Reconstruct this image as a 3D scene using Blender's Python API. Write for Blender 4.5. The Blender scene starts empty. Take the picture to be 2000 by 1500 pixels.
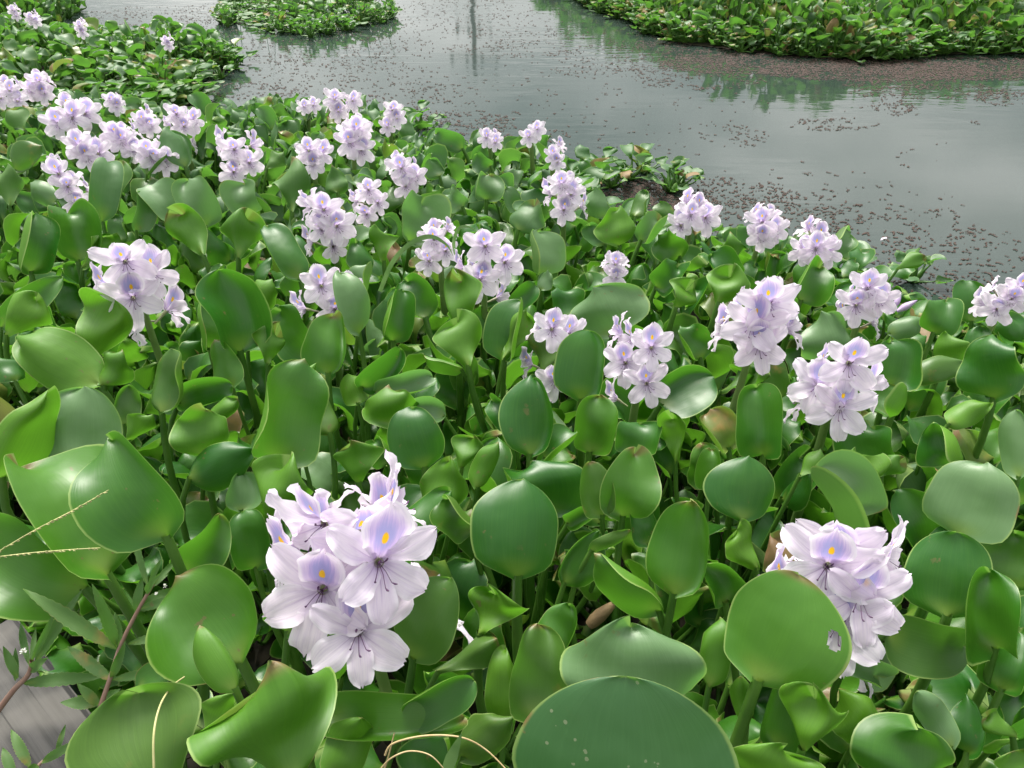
import bpy, math, random
import numpy as np
random.seed(7); RNG = np.random.default_rng(11)
R_ = math.radians
S = bpy.context.scene
COL = S.collection

# ------------------------------------------------------------------ camera, sky, sun, exposure
H = 1.03; PITCH = R_(34.0); F = 1570.0                 # camera height, pitch, focal length in pixels of a 2000 px wide frame
cam = bpy.data.cameras.new('camera'); cam_o = bpy.data.objects.new('camera', cam); COL.objects.link(cam_o)
cam_o.location = (0, 0, H); cam_o.rotation_euler = (math.pi/2 - PITCH, 0, 0)
cam.sensor_width = 36; cam.lens = 36*F/2000; cam.clip_start = .02; cam.clip_end = 2000
S.camera = cam_o
FWD = np.array([0, math.cos(PITCH), -math.sin(PITCH)]); UP = np.array([0, math.sin(PITCH), math.cos(PITCH)])
RIGHT = np.array([1., 0, 0]); CAM = np.array([0, 0, H])
SUN_EL, SUN_AZ = R_(60), R_(-20)
world = bpy.data.worlds.new('World'); S.world = world; world.use_nodes = True
wn = world.node_tree; wn.nodes.clear()
def N(t, typ, **kw):
    n = t.nodes.new(typ)
    for k, v in kw.items(): setattr(n, k, v)
    return n
def K(t, a, b): t.links.new(a, b)
sky = N(wn, 'ShaderNodeTexSky', sky_type='NISHITA', sun_disc=False, sun_elevation=SUN_EL, sun_rotation=SUN_AZ, air_density=1.5, dust_density=4.0)
tc = N(wn, 'ShaderNodeTexCoord'); mp = N(wn, 'ShaderNodeMapping'); mp.inputs['Scale'].default_value = (1.6, 1.6, 5.5)
K(wn, tc.outputs['Generated'], mp.inputs['Vector'])
nz = N(wn, 'ShaderNodeTexNoise'); nz.inputs['Scale'].default_value = 1.7; nz.inputs['Detail'].default_value = 6; nz.inputs['Roughness'].default_value = .55
K(wn, mp.outputs[0], nz.inputs['Vector'])
cr = N(wn, 'ShaderNodeValToRGB'); cr.color_ramp.elements[0].position = .36; cr.color_ramp.elements[0].color = (3.6, 4.0, 4.1, 1)
cr.color_ramp.elements[1].position = .66; cr.color_ramp.elements[1].color = (13.0, 12.8, 12.6, 1)
K(wn, nz.outputs['Fac'], cr.inputs['Fac'])
mx = N(wn, 'ShaderNodeMix', data_type='RGBA'); mx.inputs['Factor'].default_value = .88
K(wn, sky.outputs[0], mx.inputs[6]); K(wn, cr.outputs[0], mx.inputs[7])
# thin cloud glows around the veiled sun
sd_ = (math.sin(SUN_AZ)*math.cos(SUN_EL), math.cos(SUN_AZ)*math.cos(SUN_EL), math.sin(SUN_EL))
vd = N(wn, 'ShaderNodeVectorMath', operation='DOT_PRODUCT'); K(wn, tc.outputs['Generated'], vd.inputs[0]); vd.inputs[1].default_value = sd_
v1 = N(wn, 'ShaderNodeMath', operation='MAXIMUM'); K(wn, vd.outputs['Value'], v1.inputs[0]); v1.inputs[1].default_value = 0
v2 = N(wn, 'ShaderNodeMath', operation='POWER'); K(wn, v1.outputs[0], v2.inputs[0]); v2.inputs[1].default_value = 6
v3 = N(wn, 'ShaderNodeMath', operation='MULTIPLY_ADD'); K(wn, v2.outputs[0], v3.inputs[0]); v3.inputs[1].default_value = 2.6; v3.inputs[2].default_value = .78
vm = N(wn, 'ShaderNodeVectorMath', operation='SCALE'); K(wn, mx.outputs[2], vm.inputs[0]); K(wn, v3.outputs[0], vm.inputs['Scale'])
bg = N(wn, 'ShaderNodeBackground'); bg.inputs['Strength'].default_value = .082
wo = N(wn, 'ShaderNodeOutputWorld'); K(wn, vm.outputs[0], bg.inputs['Color']); K(wn, bg.outputs[0], wo.inputs['Surface'])
sun = bpy.data.lights.new('sun', 'SUN'); sun.energy = 3.2; sun.angle = R_(27); sun.color = (1, .955, .88)
sun_o = bpy.data.objects.new('sun', sun); COL.objects.link(sun_o)
sun_o.rotation_euler = (math.pi/2 - SUN_EL, 0, math.pi - SUN_AZ + 0)
S.view_settings.view_transform = 'Standard'; S.view_settings.look = 'None'; S.view_settings.gamma = 1
S.view_settings.exposure = 1.02; S.view_settings.use_curve_mapping = False
S.cycles.max_bounces = 7; S.cycles.diffuse_bounces = 4; S.cycles.transmission_bounces = 4; S.cycles.transparent_max_bounces = 4
S.cycles.use_denoising = True

# ------------------------------------------------------------------ pixel helpers (pixels of the 2000 x 1500 photograph)
def ray(x, y): return RIGHT*((x-1000)/F) + UP*((750-y)/F) + FWD       # unit forward depth
def at(x, y, z=0.0):
    d = ray(x, y); return CAM + d*((z-H)/d[2])
def depth(p): return float(np.dot(np.asarray(p)-CAM, FWD))
def atd(x, y, t): return CAM + ray(x, y)*t
def project(P):
    Q = np.asarray(P)-CAM; t = Q@FWD; t = np.where(t < .02, .02, t)
    return 1000+F*(Q@RIGHT)/t, 750-F*(Q@UP)/t, t
def unit(v): v = np.asarray(v, float); return v/max(1e-9, np.linalg.norm(v))

# ------------------------------------------------------------------ materials
def mat(name):
    m = bpy.data.materials.new(name); m.use_nodes = True; t = m.node_tree; t.nodes.clear()
    return m, t
def out(t, sh):
    o = N(t, 'ShaderNodeOutputMaterial'); K(t, sh, o.inputs['Surface']); return o
def math_(t, op, a, b=None, c=None):
    n = N(t, 'ShaderNodeMath', operation=op)
    for i, v in enumerate((a, b, c)):
        if v is None: continue
        if isinstance(v, (int, float)): n.inputs[i].default_value = v
        else: K(t, v, n.inputs[i])
    return n.outputs[0]
def mixc(t, f, a, b):
    n = N(t, 'ShaderNodeMix', data_type='RGBA')
    if isinstance(f, (int, float)): n.inputs['Factor'].default_value = f
    else: K(t, f, n.inputs['Factor'])
    for s, v in ((6, a), (7, b)):
        if isinstance(v, tuple): n.inputs[s].default_value = (*v, 1) if len(v) == 3 else v
        else: K(t, v, n.inputs[s])
    return n.outputs[2]
def mrange(t, v, a, b, c=0., d=1.):
    n = N(t, 'ShaderNodeMapRange'); n.interpolation_type = 'SMOOTHSTEP'
    K(t, v, n.inputs['Value'])
    for i, x in zip((1, 2, 3, 4), (a, b, c, d)): n.inputs[i].default_value = x
    return n.outputs[0]
def noise(t, vec, scale, detail=3, rough=.5):
    n = N(t, 'ShaderNodeTexNoise'); n.inputs['Scale'].default_value = scale; n.inputs['Detail'].default_value = detail
    n.inputs['Roughness'].default_value = rough
    if vec is not None: K(t, vec, n.inputs['Vector'])
    return n.outputs['Fac']

def leaf_material(name, top, top2, under, rough=.40, blemish=0., transl=.36, spot=None, tipbrown=0.):
    m, t = mat(name)
    uv = N(t, 'ShaderNodeUVMap'); uv.uv_map = 'UVMap'
    sep = N(t, 'ShaderNodeSeparateXYZ'); K(t, uv.outputs[0], sep.inputs[0])
    u, v = sep.outputs[0], sep.outputs[1]
    va = math_(t, 'ABSOLUTE', math_(t, 'MULTIPLY_ADD', v, 2., -1.))           # 0 midrib .. 1 margin
    oi = N(t, 'ShaderNodeObjectInfo'); geo = N(t, 'ShaderNodeNewGeometry'); pos = geo.outputs['Position']
    rnd = oi.outputs['Random']
    big = noise(t, pos, 9., 2)
    sel = math_(t, 'ADD', math_(t, 'MULTIPLY', rnd, .75), math_(t, 'MULTIPLY', math_(t, 'SUBTRACT', big, .5), 1.3))
    c_top = mixc(t, math_(t, 'MINIMUM', math_(t, 'MAXIMUM', sel, 0.), 1.), top, top2)
    # parallel arched veins running from the base to the tip
    vv = N(t, 'ShaderNodeCombineXYZ'); K(t, math_(t, 'MULTIPLY', v, 64.), vv.inputs[0]); K(t, math_(t, 'MULTIPLY', u, 1.4), vv.inputs[1]); K(t, math_(t, 'MULTIPLY', rnd, 37.), vv.inputs[2])
    vein = noise(t, vv.outputs[0], 1., 3, .6)
    c_top = mixc(t, mrange(t, vein, .42, .68, 0., .09), c_top, tuple(min(1, x*1.5+.01) for x in top2))
    under2 = tuple(x*.84 for x in under)
    c_un = mixc(t, mrange(t, vein, .25, .75), under2, under)
    c_un = mixc(t, math_(t, 'MULTIPLY', rnd, .4), c_un, top)
    c = mixc(t, geo.outputs['Backfacing'], c_top, c_un)
    # yellow-green blade base where the petiole runs in
    bu = math_(t, 'MULTIPLY', mrange(t, u, .0, .28, 1., 0.), mrange(t, va, .15, .75, 1., 0.))
    c = mixc(t, math_(t, 'MULTIPLY', bu, .75), c, (.20, .30, .045))
    # blemishes: yellow and brown patches, tiny pale specks
    if blemish > 0:
        bn = noise(t, pos, 16., 4, .6)
        c = mixc(t, mrange(t, bn, .62-blemish*.25, .80-blemish*.22), c, (.34, .20, .06))
    sp = N(t, 'ShaderNodeTexVoronoi'); sp.inputs['Scale'].default_value = 130.; K(t, pos, sp.inputs['Vector'])
    spn = noise(t, pos, 14., 2)
    lim = .10 if spot is None else spot
    # small insect scars and dirt of their own shape
    scar = math_(t, 'MULTIPLY', mrange(t, noise(t, pos, 75., 3, .6),   .655, .70), mrange(t, noise(t, pos, 11., 2), .50, .62))
    c = mixc(t, math_(t, 'MULTIPLY', scar, .7), c, (.16, .11, .045))
    fl = math_(t, 'MULTIPLY', math_(t, 'LESS_THAN', math_(t, 'ADD', sp.outputs['Distance'], math_(t, 'MULTIPLY', noise(t, pos, 260., 2), .28)), lim+.02), math_(t, 'GREATER_THAN', spn, .60 if spot is None else .53))
    c = mixc(t, math_(t, 'MULTIPLY', fl, .35 if spot is None else .6), c, (.30, .32, .20))
    if tipbrown > 0:
        tb = math_(t, 'MULTIPLY', mrange(t, math_(t, 'ADD', u, math_(t, 'MULTIPLY', big, .16)), 1.04-tipbrown, 1.10), 1. if tipbrown > .1 else math_(t, 'GREATER_THAN', rnd, .62))
        c = mixc(t, tb, c, (.22, .12, .055))
    # pale thin margin
    edge = math_(t, 'MAXIMUM', mrange(t, va, .945, .985), mrange(t, u, .985, .997))
    brown_edge = mrange(t, noise(t, pos, 24., 2), .58, .70)
    ec = mixc(t, math_(t, 'MULTIPLY', brown_edge, math_(t, 'GREATER_THAN', rnd, .45)), (.28, .40, .11), (.30, .17, .07))
    c = mixc(t, math_(t, 'MULTIPLY', edge, .75), c, ec)
    p = N(t, 'ShaderNodeBsdfPrincipled'); K(t, c, p.inputs['Base Color'])
    rg = math_(t, 'MULTIPLY_ADD', noise(t, pos, 30., 3), .22, rough-.11)
    K(t, math_(t, 'ADD', rg, math_(t, 'MULTIPLY', geo.outputs['Backfacing'], .12)), p.inputs['Roughness'])
    p.inputs['Specular IOR Level'].default_value = .62
    b1 = N(t, 'ShaderNodeBump'); b1.inputs['Strength'].default_value = .30; b1.inputs['Distance'].default_value = .0006; K(t, vein, b1.inputs['Height'])
    b2 = N(t, 'ShaderNodeBump'); b2.inputs['Strength'].default_value = .42; b2.inputs['Distance'].default_value = .007; K(t, noise(t, pos, 20., 2), b2.inputs['Height'])
    K(t, b1.outputs[0], b2.inputs['Normal']); K(t, b2.outputs[0], p.inputs['Normal'])
    tr = N(t, 'ShaderNodeBsdfTranslucent'); K(t, mixc(t, .5, c, (.15, .46, .03)), tr.inputs['Color'])
    ms = N(t, 'ShaderNodeMixShader'); ms.inputs[0].default_value = transl
    K(t, p.outputs[0], ms.inputs[1]); K(t, tr.outputs[0], ms.inputs[2]); out(t, ms.outputs[0])
    return m
M = {}
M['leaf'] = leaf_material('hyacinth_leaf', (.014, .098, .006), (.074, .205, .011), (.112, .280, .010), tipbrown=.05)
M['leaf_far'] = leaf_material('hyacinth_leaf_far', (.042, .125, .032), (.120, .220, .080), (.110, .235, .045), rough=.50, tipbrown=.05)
M['leaf_olive'] = leaf_material('hyacinth_leaf_olive', (.045, .125, .014), (.075, .165, .022), (.080, .175, .016), blemish=.10, tipbrown=.04)
M['leaf_pale'] = leaf_material('hyacinth_leaf_pale', (.115, .220, .085), (.150, .260, .110), (.090, .170, .030))
M['leaf_spotted'] = leaf_material('hyacinth_leaf_spotted', (.034, .115, .035), (.050, .130, .042), (.06, .15, .02), spot=.27, rough=.42)
M['leaf_yellow'] = leaf_material('hyacinth_leaf_yellowing', (.12, .19, .03), (.20, .22, .05), (.16, .2, .03), blemish=.35, tipbrown=.2)
M['leaf_brown'] = leaf_material('hyacinth_leaf_withered', (.22, .14, .06), (.34, .22, .10), (.30, .19, .08), rough=.6, blemish=.3, tipbrown=.3)
M['leaf_weed'] = leaf_material('weed_leaf', (.070, .165, .030), (.105, .205, .045), (.10, .19, .04), rough=.6, blemish=.05, transl=.35)

def simple(name, c1, c2, scale=40., rough=.5, spec=.5, bump=0., bscale=200., transl=0., detail=3):
    m, t = mat(name)
    geo = N(t, 'ShaderNodeNewGeometry'); oi = N(t, 'ShaderNodeObjectInfo')
    f = noise(t, geo.outputs['Position'], scale, detail)
    f = math_(t, 'ADD', mrange(t, f, .3, .7, 0., .75), math_(t, 'MULTIPLY', oi.outputs['Random'], .25))
    c = mixc(t, f, c1, c2)
    p = N(t, 'ShaderNodeBsdfPrincipled'); K(t, c, p.inputs['Base Color']); p.inputs['Roughness'].default_value = rough
    p.inputs['Specular IOR Level'].default_value = spec
    if bump:
        b = N(t, 'ShaderNodeBump'); b.inputs['Strength'].default_value = bump; b.inputs['Distance'].default_value = .001
        K(t, noise(t, geo.outputs['Position'], bscale, 3), b.inputs['Height']); K(t, b.outputs[0], p.inputs['Normal'])
    if transl:
        tr = N(t, 'ShaderNodeBsdfTranslucent'); K(t, c, tr.inputs['Color'])
        ms = N(t, 'ShaderNodeMixShader'); ms.inputs[0].default_value = transl
        K(t, p.outputs[0], ms.inputs[1]); K(t, tr.outputs[0], ms.inputs[2]); out(t, ms.outputs[0])
    else: out(t, p.outputs[0])
    return m
M['petiole'] = simple('petiole_green', (.040, .125, .012), (.085, .19, .025), 22., .42, .5, .15, 300., .12)
M['stalk'] = simple('flower_stalk_green', (.14, .25, .06), (.20, .30, .09), 30., .45, .5, .15, 300., .1)
M['tube'] = simple('flower_tube', (.46, .42, .36), (.36, .42, .20), 60., .5, .4, 0, 1, .25)
M['anther'] = simple('anther_dark', (.06, .02, .08), (.16, .06, .16), 100., .5)
M['bud'] = simple('bud_lilac', (.40, .28, .50), (.58, .48, .64), 160., .5, .4, .2, 400., .2)
M['azolla'] = simple('water_fern', (.020, .012, .009), (.062, .038, .029), 60., .75, .3, .4, 500.)
M['weed_stem'] = simple('weed_stem', (.26, .15, .11), (.30, .20, .15), 40., .55, .4, .2, 400.)
M['straw'] = simple('dry_straw', (.38, .28, .13), (.50, .40, .22), 60., .6, .3, .4, 500.)
M['seed'] = simple('grass_seed', (.32, .34, .13), (.45, .42, .2), 90., .6, .3)
M['grass'] = simple('grass_green', (.09, .19, .05), (.14, .25, .08), 20., .45, .4, .2, 300., .3)
M['white'] = simple('white_floret', (.7, .72, .62), (.8, .8, .74), 100., .6)
M['dead'] = simple('rotting_stem', (.10, .065, .03), (.26, .18, .09), 40., .7, .3, .5, 300.)
M['pole'] = simple('concrete_pole', (.22, .22, .21), (.3, .3, .29), 3., .8)
M['metal'] = simple('galvanised_metal', (.25, .26, .27), (.35, .36, .36), 3., .5)
M['bank'] = simple('earth_bank', (.05, .09, .03), (.10, .13, .05), .6, .9, .2, .3, 8.)

def petal_material(name, banner):
    m, t = mat(name)
    uv = N(t, 'ShaderNodeUVMap'); uv.uv_map = 'UVMap'
    sep = N(t, 'ShaderNodeSeparateXYZ'); K(t, uv.outputs[0], sep.inputs[0]); u, v = sep.outputs[0], sep.outputs[1]
    vs = math_(t, 'MULTIPLY_ADD', v, 2., -1.); va = math_(t, 'ABSOLUTE', vs)
    oi = N(t, 'ShaderNodeObjectInfo'); geo = N(t, 'ShaderNodeNewGeometry')
    vv = N(t, 'ShaderNodeCombineXYZ'); K(t, math_(t, 'MULTIPLY', v, 17.), vv.inputs[0]); K(t, math_(t, 'MULTIPLY', u, 1.6), vv.inputs[1]); K(t, math_(t, 'MULTIPLY', oi.outputs['Random'], 30.), vv.inputs[2])
    streak = noise(t, vv.outputs[0], 1., 3, .6)
    base = mixc(t, math_(t, 'MULTIPLY', oi.outputs['Random'], .7), (.885, .775, .880), (.89, .825, .905))
    base = mixc(t, mrange(t, streak, .4, .72, 0., .35), base, (.60, .48, .70))
    base = mixc(t, mrange(t, u, .0, .5, .55, 0.), base, (.54, .40, .68))
    edge = mrange(t, va, .62, .97, 0., .7)
    base = mixc(t, edge, base, (.93, .885, .93))
    mid = math_(t, 'MULTIPLY', mrange(t, va, .015, .075, 1., 0.), mrange(t, u, .15, .85, .85, 0.))
    base = mixc(t, math_(t, 'MULTIPLY', mid, .6), base, (.44, .28, .54))
    if banner:
        du = math_(t, 'DIVIDE', math_(t, 'SUBTRACT', u, .48), .46); dv = math_(t, 'DIVIDE', vs, .90)
        r = math_(t, 'SQRT', math_(t, 'ADD', math_(t, 'MULTIPLY', du, du), math_(t, 'MULTIPLY', dv, dv)))
        rj = math_(t, 'ADD', r, math_(t, 'MULTIPLY', math_(t, 'SUBTRACT', streak, .5), .9))
        base = mixc(t, mrange(t, rj, .55, 1.10, .95, 0.), base, (.55, .42, .72))
        base = mixc(t, mrange(t, rj, .28, .75, .95, 0.), base, (.37, .36, .66))
        du2 = math_(t, 'DIVIDE', math_(t, 'SUBTRACT', u, .44), .105); dv2 = math_(t, 'DIVIDE', vs, .15)
        r2 = math_(t, 'SQRT', math_(t, 'ADD', math_(t, 'MULTIPLY', du2, du2), math_(t, 'MULTIPLY', dv2, dv2)))
        base = mixc(t, mrange(t, r2, .75, 1.1, 1., 0.), base, (.86, .50, .02))
    p = N(t, 'ShaderNodeBsdfPrincipled'); K(t, base, p.inputs['Base Color']); p.inputs['Roughness'].default_value = .55
    p.inputs['Specular IOR Level'].default_value = .3
    b = N(t, 'ShaderNodeBump'); b.inputs['Strength'].default_value = .45; b.inputs['Distance'].default_value = .0012; K(t, streak, b.inputs['Height']); K(t, b.outputs[0], p.inputs['Normal'])
    tr = N(t, 'ShaderNodeBsdfTranslucent'); K(t, base, tr.inputs['Color'])
    ms = N(t, 'ShaderNodeMixShader'); ms.inputs[0].default_value = .4
    K(t, p.outputs[0], ms.inputs[1]); K(t, tr.outputs[0], ms.inputs[2]); out(t, ms.outputs[0])
    return m
M['petal'] = petal_material('petal_lavender', False); M['banner'] = petal_material('petal_banner', True)

def water_material():
    m, t = mat('pond_water')
    geo = N(t, 'ShaderNodeNewGeometry'); mpn = N(t, 'ShaderNodeMapping'); mpn.inputs['Scale'].default_value = (.45, 1.5, 1)
    K(t, geo.outputs['Position'], mpn.inputs['Vector'])
    p = N(t, 'ShaderNodeBsdfPrincipled')
    c = mixc(t, noise(t, geo.outputs['Position'], .9, 4), (.018, .033, .029), (.034, .046, .038))
    K(t, c, p.inputs['Base Color'])
    p.inputs['Roughness'].default_value = .05; p.inputs['IOR'].default_value = 1.333
    n1 = noise(t, mpn.outputs[0], 7., 3, .55); n2 = noise(t, mpn.outputs[0], 26., 2, .5)
    patch = mrange(t, noise(t, geo.outputs['Position'], .55, 2), .40, .66, .05, 1.1)
    hgt = math_(t, 'MULTIPLY', math_(t, 'ADD', n1, math_(t, 'MULTIPLY', n2, .12)), patch)
    b = N(t, 'ShaderNodeBump'); b.inputs['Strength'].default_value = .55; b.inputs['Distance'].default_value = .006
    K(t, hgt, b.inputs['Height']); K(t, b.outputs[0], p.inputs['Normal']); out(t, p.outputs[0])
    return m
M['water'] = water_material()

def wood_material():
    m, t = mat('weathered_wood')
    tcn = N(t, 'ShaderNodeTexCoord'); obj = tcn.outputs['Object']
    mpn = N(t, 'ShaderNodeMapping'); mpn.inputs['Scale'].default_value = (1.4, 42, 42); K(t, obj, mpn.inputs['Vector'])
    g = noise(t, mpn.outputs[0], 1.6, 6, .65)
    m2 = N(t, 'ShaderNodeMapping'); m2.inputs['Scale'].default_value = (.7, 95, 95); K(t, obj, m2.inputs['Vector'])
    crack = mrange(t, noise(t, m2.outputs[0], 1., 2, .4), .60, .68)
    c = mixc(t, mrange(t, g, .3, .7), (.010, .010, .0095), (.044, .042, .041))
    c = mixc(t, mrange(t, noise(t, obj, 9., 3), .45, .7, 0., .5), c, (.15, .14, .125))
    c = mixc(t, math_(t, 'MULTIPLY', crack, .9), c, (.004, .004, .004))
    p = N(t, 'ShaderNodeBsdfPrincipled'); K(t, c, p.inputs['Base Color']); p.inputs['Roughness'].default_value = .85
    b = N(t, 'ShaderNodeBump'); b.inputs['Strength'].default_value = .8; b.inputs['Distance'].default_value = .002
    K(t, math_(t, 'SUBTRACT', g, crack), b.inputs['Height']); K(t, b.outputs[0], p.inputs['Normal']); out(t, p.outputs[0])
    return m
M['wood'] = wood_material()

# ------------------------------------------------------------------ mesh helpers
def grid_faces(nu, nv):
    i = np.arange(nu)[:, None]*(nv+1) + np.arange(nv)[None, :]
    return np.stack([i, i+1, i+nv+2, i+nv+1], -1).reshape(-1, 4)
def make_mesh(name, V, Fq, mats, UV=None, midx=None):
    me = bpy.data.meshes.new(name); V = np.ascontiguousarray(V, np.float32); Fq = np.ascontiguousarray(Fq, np.int32)
    k = Fq.shape[1]
    me.vertices.add(len(V)); me.vertices.foreach_set('co', V.ravel())
    me.loops.add(Fq.size); me.loops.foreach_set('vertex_index', Fq.ravel())
    me.polygons.add(len(Fq)); me.polygons.foreach_set('loop_start', np.arange(0, Fq.size, k, dtype=np.int32))
    me.polygons.foreach_set('use_smooth', np.ones(len(Fq), bool))
    for m in (mats if isinstance(mats, (list, tuple)) else [mats]): me.materials.append(m)
    if midx is not None: me.polygons.foreach_set('material_index', np.ascontiguousarray(midx, np.int32))
    if UV is not None:
        l = me.uv_layers.new(name='UVMap'); l.data.foreach_set('uv', np.ascontiguousarray(UV[Fq.ravel()], np.float32).ravel())
    me.update(calc_edges=True)
    return me
def link(name, me, parent=None, loc=None):
    o = bpy.data.objects.new(name, me); COL.objects.link(o)
    if parent is not None: o.parent = parent
    if loc is not None: o.location = loc
    return o
def tag(o, label, cat, group=None, kind=None):
    if label: o['label'] = label
    if cat: o['category'] = cat
    if group: o['group'] = group
    if kind: o['kind'] = kind
    return o
def tube(P, r, n=7, cap=False):
    P = np.asarray(P, float); r = np.broadcast_to(np.asarray(r, float), (len(P),))
    T = np.gradient(P, axis=0); T /= np.linalg.norm(T, axis=1)[:, None]+1e-12
    a = np.array([1., 0, 0]) if abs(T[0, 0]) < .8 else np.array([0, 1., 0])
    V = []
    for i in range(len(P)):
        a = a - T[i]*np.dot(a, T[i]); a = unit(a); b = np.cross(T[i], a)
        th = np.linspace(0, 2*math.pi, n, endpoint=False)
        V.append(P[i] + r[i]*(np.cos(th)[:, None]*a + np.sin(th)[:, None]*b))
    V = np.concatenate(V); F_ = []
    for i in range(len(P)-1):
        for j in range(n):
            k = (j+1) % n; F_.append((i*n+j, i*n+k, (i+1)*n+k, (i+1)*n+j))
    return V, np.array(F_)
def bezier(a, b, c, d, n):
    t = np.linspace(0, 1, n)[:, None]; a, b, c, d = map(np.asarray, (a, b, c, d))
    return (1-t)**3*a + 3*(1-t)**2*t*b + 3*(1-t)*t*t*c + t**3*d
def curve_pts(pts, n=24):
    pts = np.asarray(pts, float); k = len(pts)
    s = np.linspace(0, k-1, n); o_ = []
    for x in s:
        i = min(int(x), k-2); f = x-i
        p0, p1, p2, p3 = pts[max(i-1, 0)], pts[i], pts[i+1], pts[min(i+2, k-1)]
        o_.append(.5*((2*p1)+(-p0+p2)*f+(2*p0-5*p1+4*p2-p3)*f*f+(-p0+3*p1-3*p2+p3)*f**3))
    return np.array(o_)
def merge(parts):
    V, Fs, UVs, I = [], [], [], []; k = 0
    for p in parts:
        v, f = p[0], p[1]; V.append(v); Fs.append(f+k); k += len(v)
        UVs.append(p[2] if len(p) > 2 and p[2] is not None else np.zeros((len(v), 2)))
        I.append(np.full(len(f), p[3] if len(p) > 3 else 0))
    return np.concatenate(V), np.concatenate(Fs), np.concatenate(UVs), np.concatenate(I)

# a hyacinth blade in local axes: x across, y from base to tip, +z the upper (inner) face
def blade(L, W, cup=.5, bend=.2, wave=.05, prof='r', fold=0., skew=0., twist=0., nu=14, nv=10, rs=None, tipc=0., hook=0.):
    rs = rs or random; wave *= 1.3
    t = np.linspace(0, 1, nu+1); u = (1-np.cos(math.pi*t))/2
    sm = lambda x: np.clip(x, 0, 1)**2*(3-2*np.clip(x, 0, 1))
    if prof == 'r':   w = np.clip(1-np.abs(2*u-1)**2.6, 0, 1)**.55*(1.08-.26*u)*(.35+.65*sm(u/.16))
    elif prof == 'f': w = np.clip(1-np.abs(2*u-1)**4.5, 0, 1)**.5*(.16+.84*sm(u/.72))
    else:             w = np.clip(1-np.abs(2*u-1)**2.3, 0, 1)**.66*(1.12-.34*u)*(.4+.6*sm(u/.16))
    w = np.maximum(w, .085*(1-u)); w[-1] = .012
    w = w*(1+.05*np.sin(u*rs.uniform(5, 9)+rs.uniform(0, 6)))
    v = np.linspace(-1, 1, nv+1)
    v = np.sign(v)*np.abs(v)**.9
    U, Vv = np.meshgrid(u, v, indexing='ij'); HW = (w*W/2)[:, None]
    c = np.maximum(.04, abs(cup))*(.45+.75*np.sin(math.pi*np.clip(U, .02, .98)**.8)**.7)
    asym = 1+.35*skew*Vv
    th = Vv*c*asym
    X = HW/c*np.sin(th); Z = HW/c*(1-np.cos(th))*(1 if cup >= 0 else -1)
    if fold: Z = Z + abs(fold)*HW*np.maximum(0, np.abs(Vv))*(1 if fold > 0 else -1)*.7
    if hook:                                                             # one margin rolls over
        hk = np.maximum(0, Vv*np.sign(hook)-.35)/.65; Z = Z + abs(hook)*HW*hk**2*1.0; X = X - np.sign(hook)*abs(hook)*HW*hk**2*.6
    f1, f2, p1, p2, p3 = rs.uniform(1.6, 3.2), rs.uniform(1.4, 3.), rs.uniform(0, 6.28), rs.uniform(0, 6.28), rs.uniform(0, 6.28)
    edge = np.abs(Vv)**2.2
    Z = Z + wave*W*edge*np.where(Vv > 0, np.sin(U*math.pi*f1+p1), np.sin(U*math.pi*f2+p2))
    Z = Z + wave*W*.35*np.sin(U*2.6*math.pi+p3+Vv*1.4)
    X = X + skew*W*.10*np.sin(math.pi*U)
    Z = Z + wave*W*(1.6 if prof == 'f' else .7)*np.sin(Vv*rs.uniform(2.6, 4.6)+p1)*U**2.5
    # centre line bends
    n = 40; s = np.linspace(0, 1, n); ph = bend*(s-.35)*1.6 + tipc*np.maximum(0, s-.68)**1.3*4
    yy = np.concatenate([[0], np.cumsum(np.cos(ph[:-1]))/(n-1)]); zz = np.concatenate([[0], np.cumsum(np.sin(ph[:-1]))/(n-1)])
    ang = math.atan2(zz[-1], yy[-1]); ln = math.hypot(zz[-1], yy[-1])
    y2 = (yy*math.cos(ang)+zz*math.sin(ang))/ln; z2 = (-yy*math.sin(ang)+zz*math.cos(ang))/ln
    cy, cz = np.interp(u, s, y2)*L, np.interp(u, s, z2)*L; phi = np.interp(u, s, ph)-ang
    # small lobe: margins sweep back past the petiole
    Y = cy[:, None] - np.sin(phi)[:, None]*Z; Z = cz[:, None] + np.cos(phi)[:, None]*Z
    Y = Y - .05*L*np.abs(Vv)**1.5*np.exp(-((U-.10)/.12)**2)
    # slightly pointed / notched tip
    if twist:
        a = twist*(U-.2); X, Z = X*np.cos(a)-Z*np.sin(a), X*np.sin(a)+Z*np.cos(a)
    P = np.stack([X, Y, Z], -1).reshape(-1, 3)
    UV = np.stack([U, (Vv+1)/2], -1).reshape(-1, 2)
    return P, grid_faces(nu, nv), UV
def frame(P, o, a, n):
    a = unit(a); n = unit(np.asarray(n)-a*np.dot(n, a)); s = np.cross(a, n)
    return P[:, :1]*s + P[:, 1:2]*a + P[:, 2:3]*n + o
def rot_about(v, k, ang):
    v = np.asarray(v, float); k = unit(k)
    return v*math.cos(ang)+np.cross(k, v)*math.sin(ang)+k*np.dot(k, v)*(1-math.cos(ang))

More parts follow.
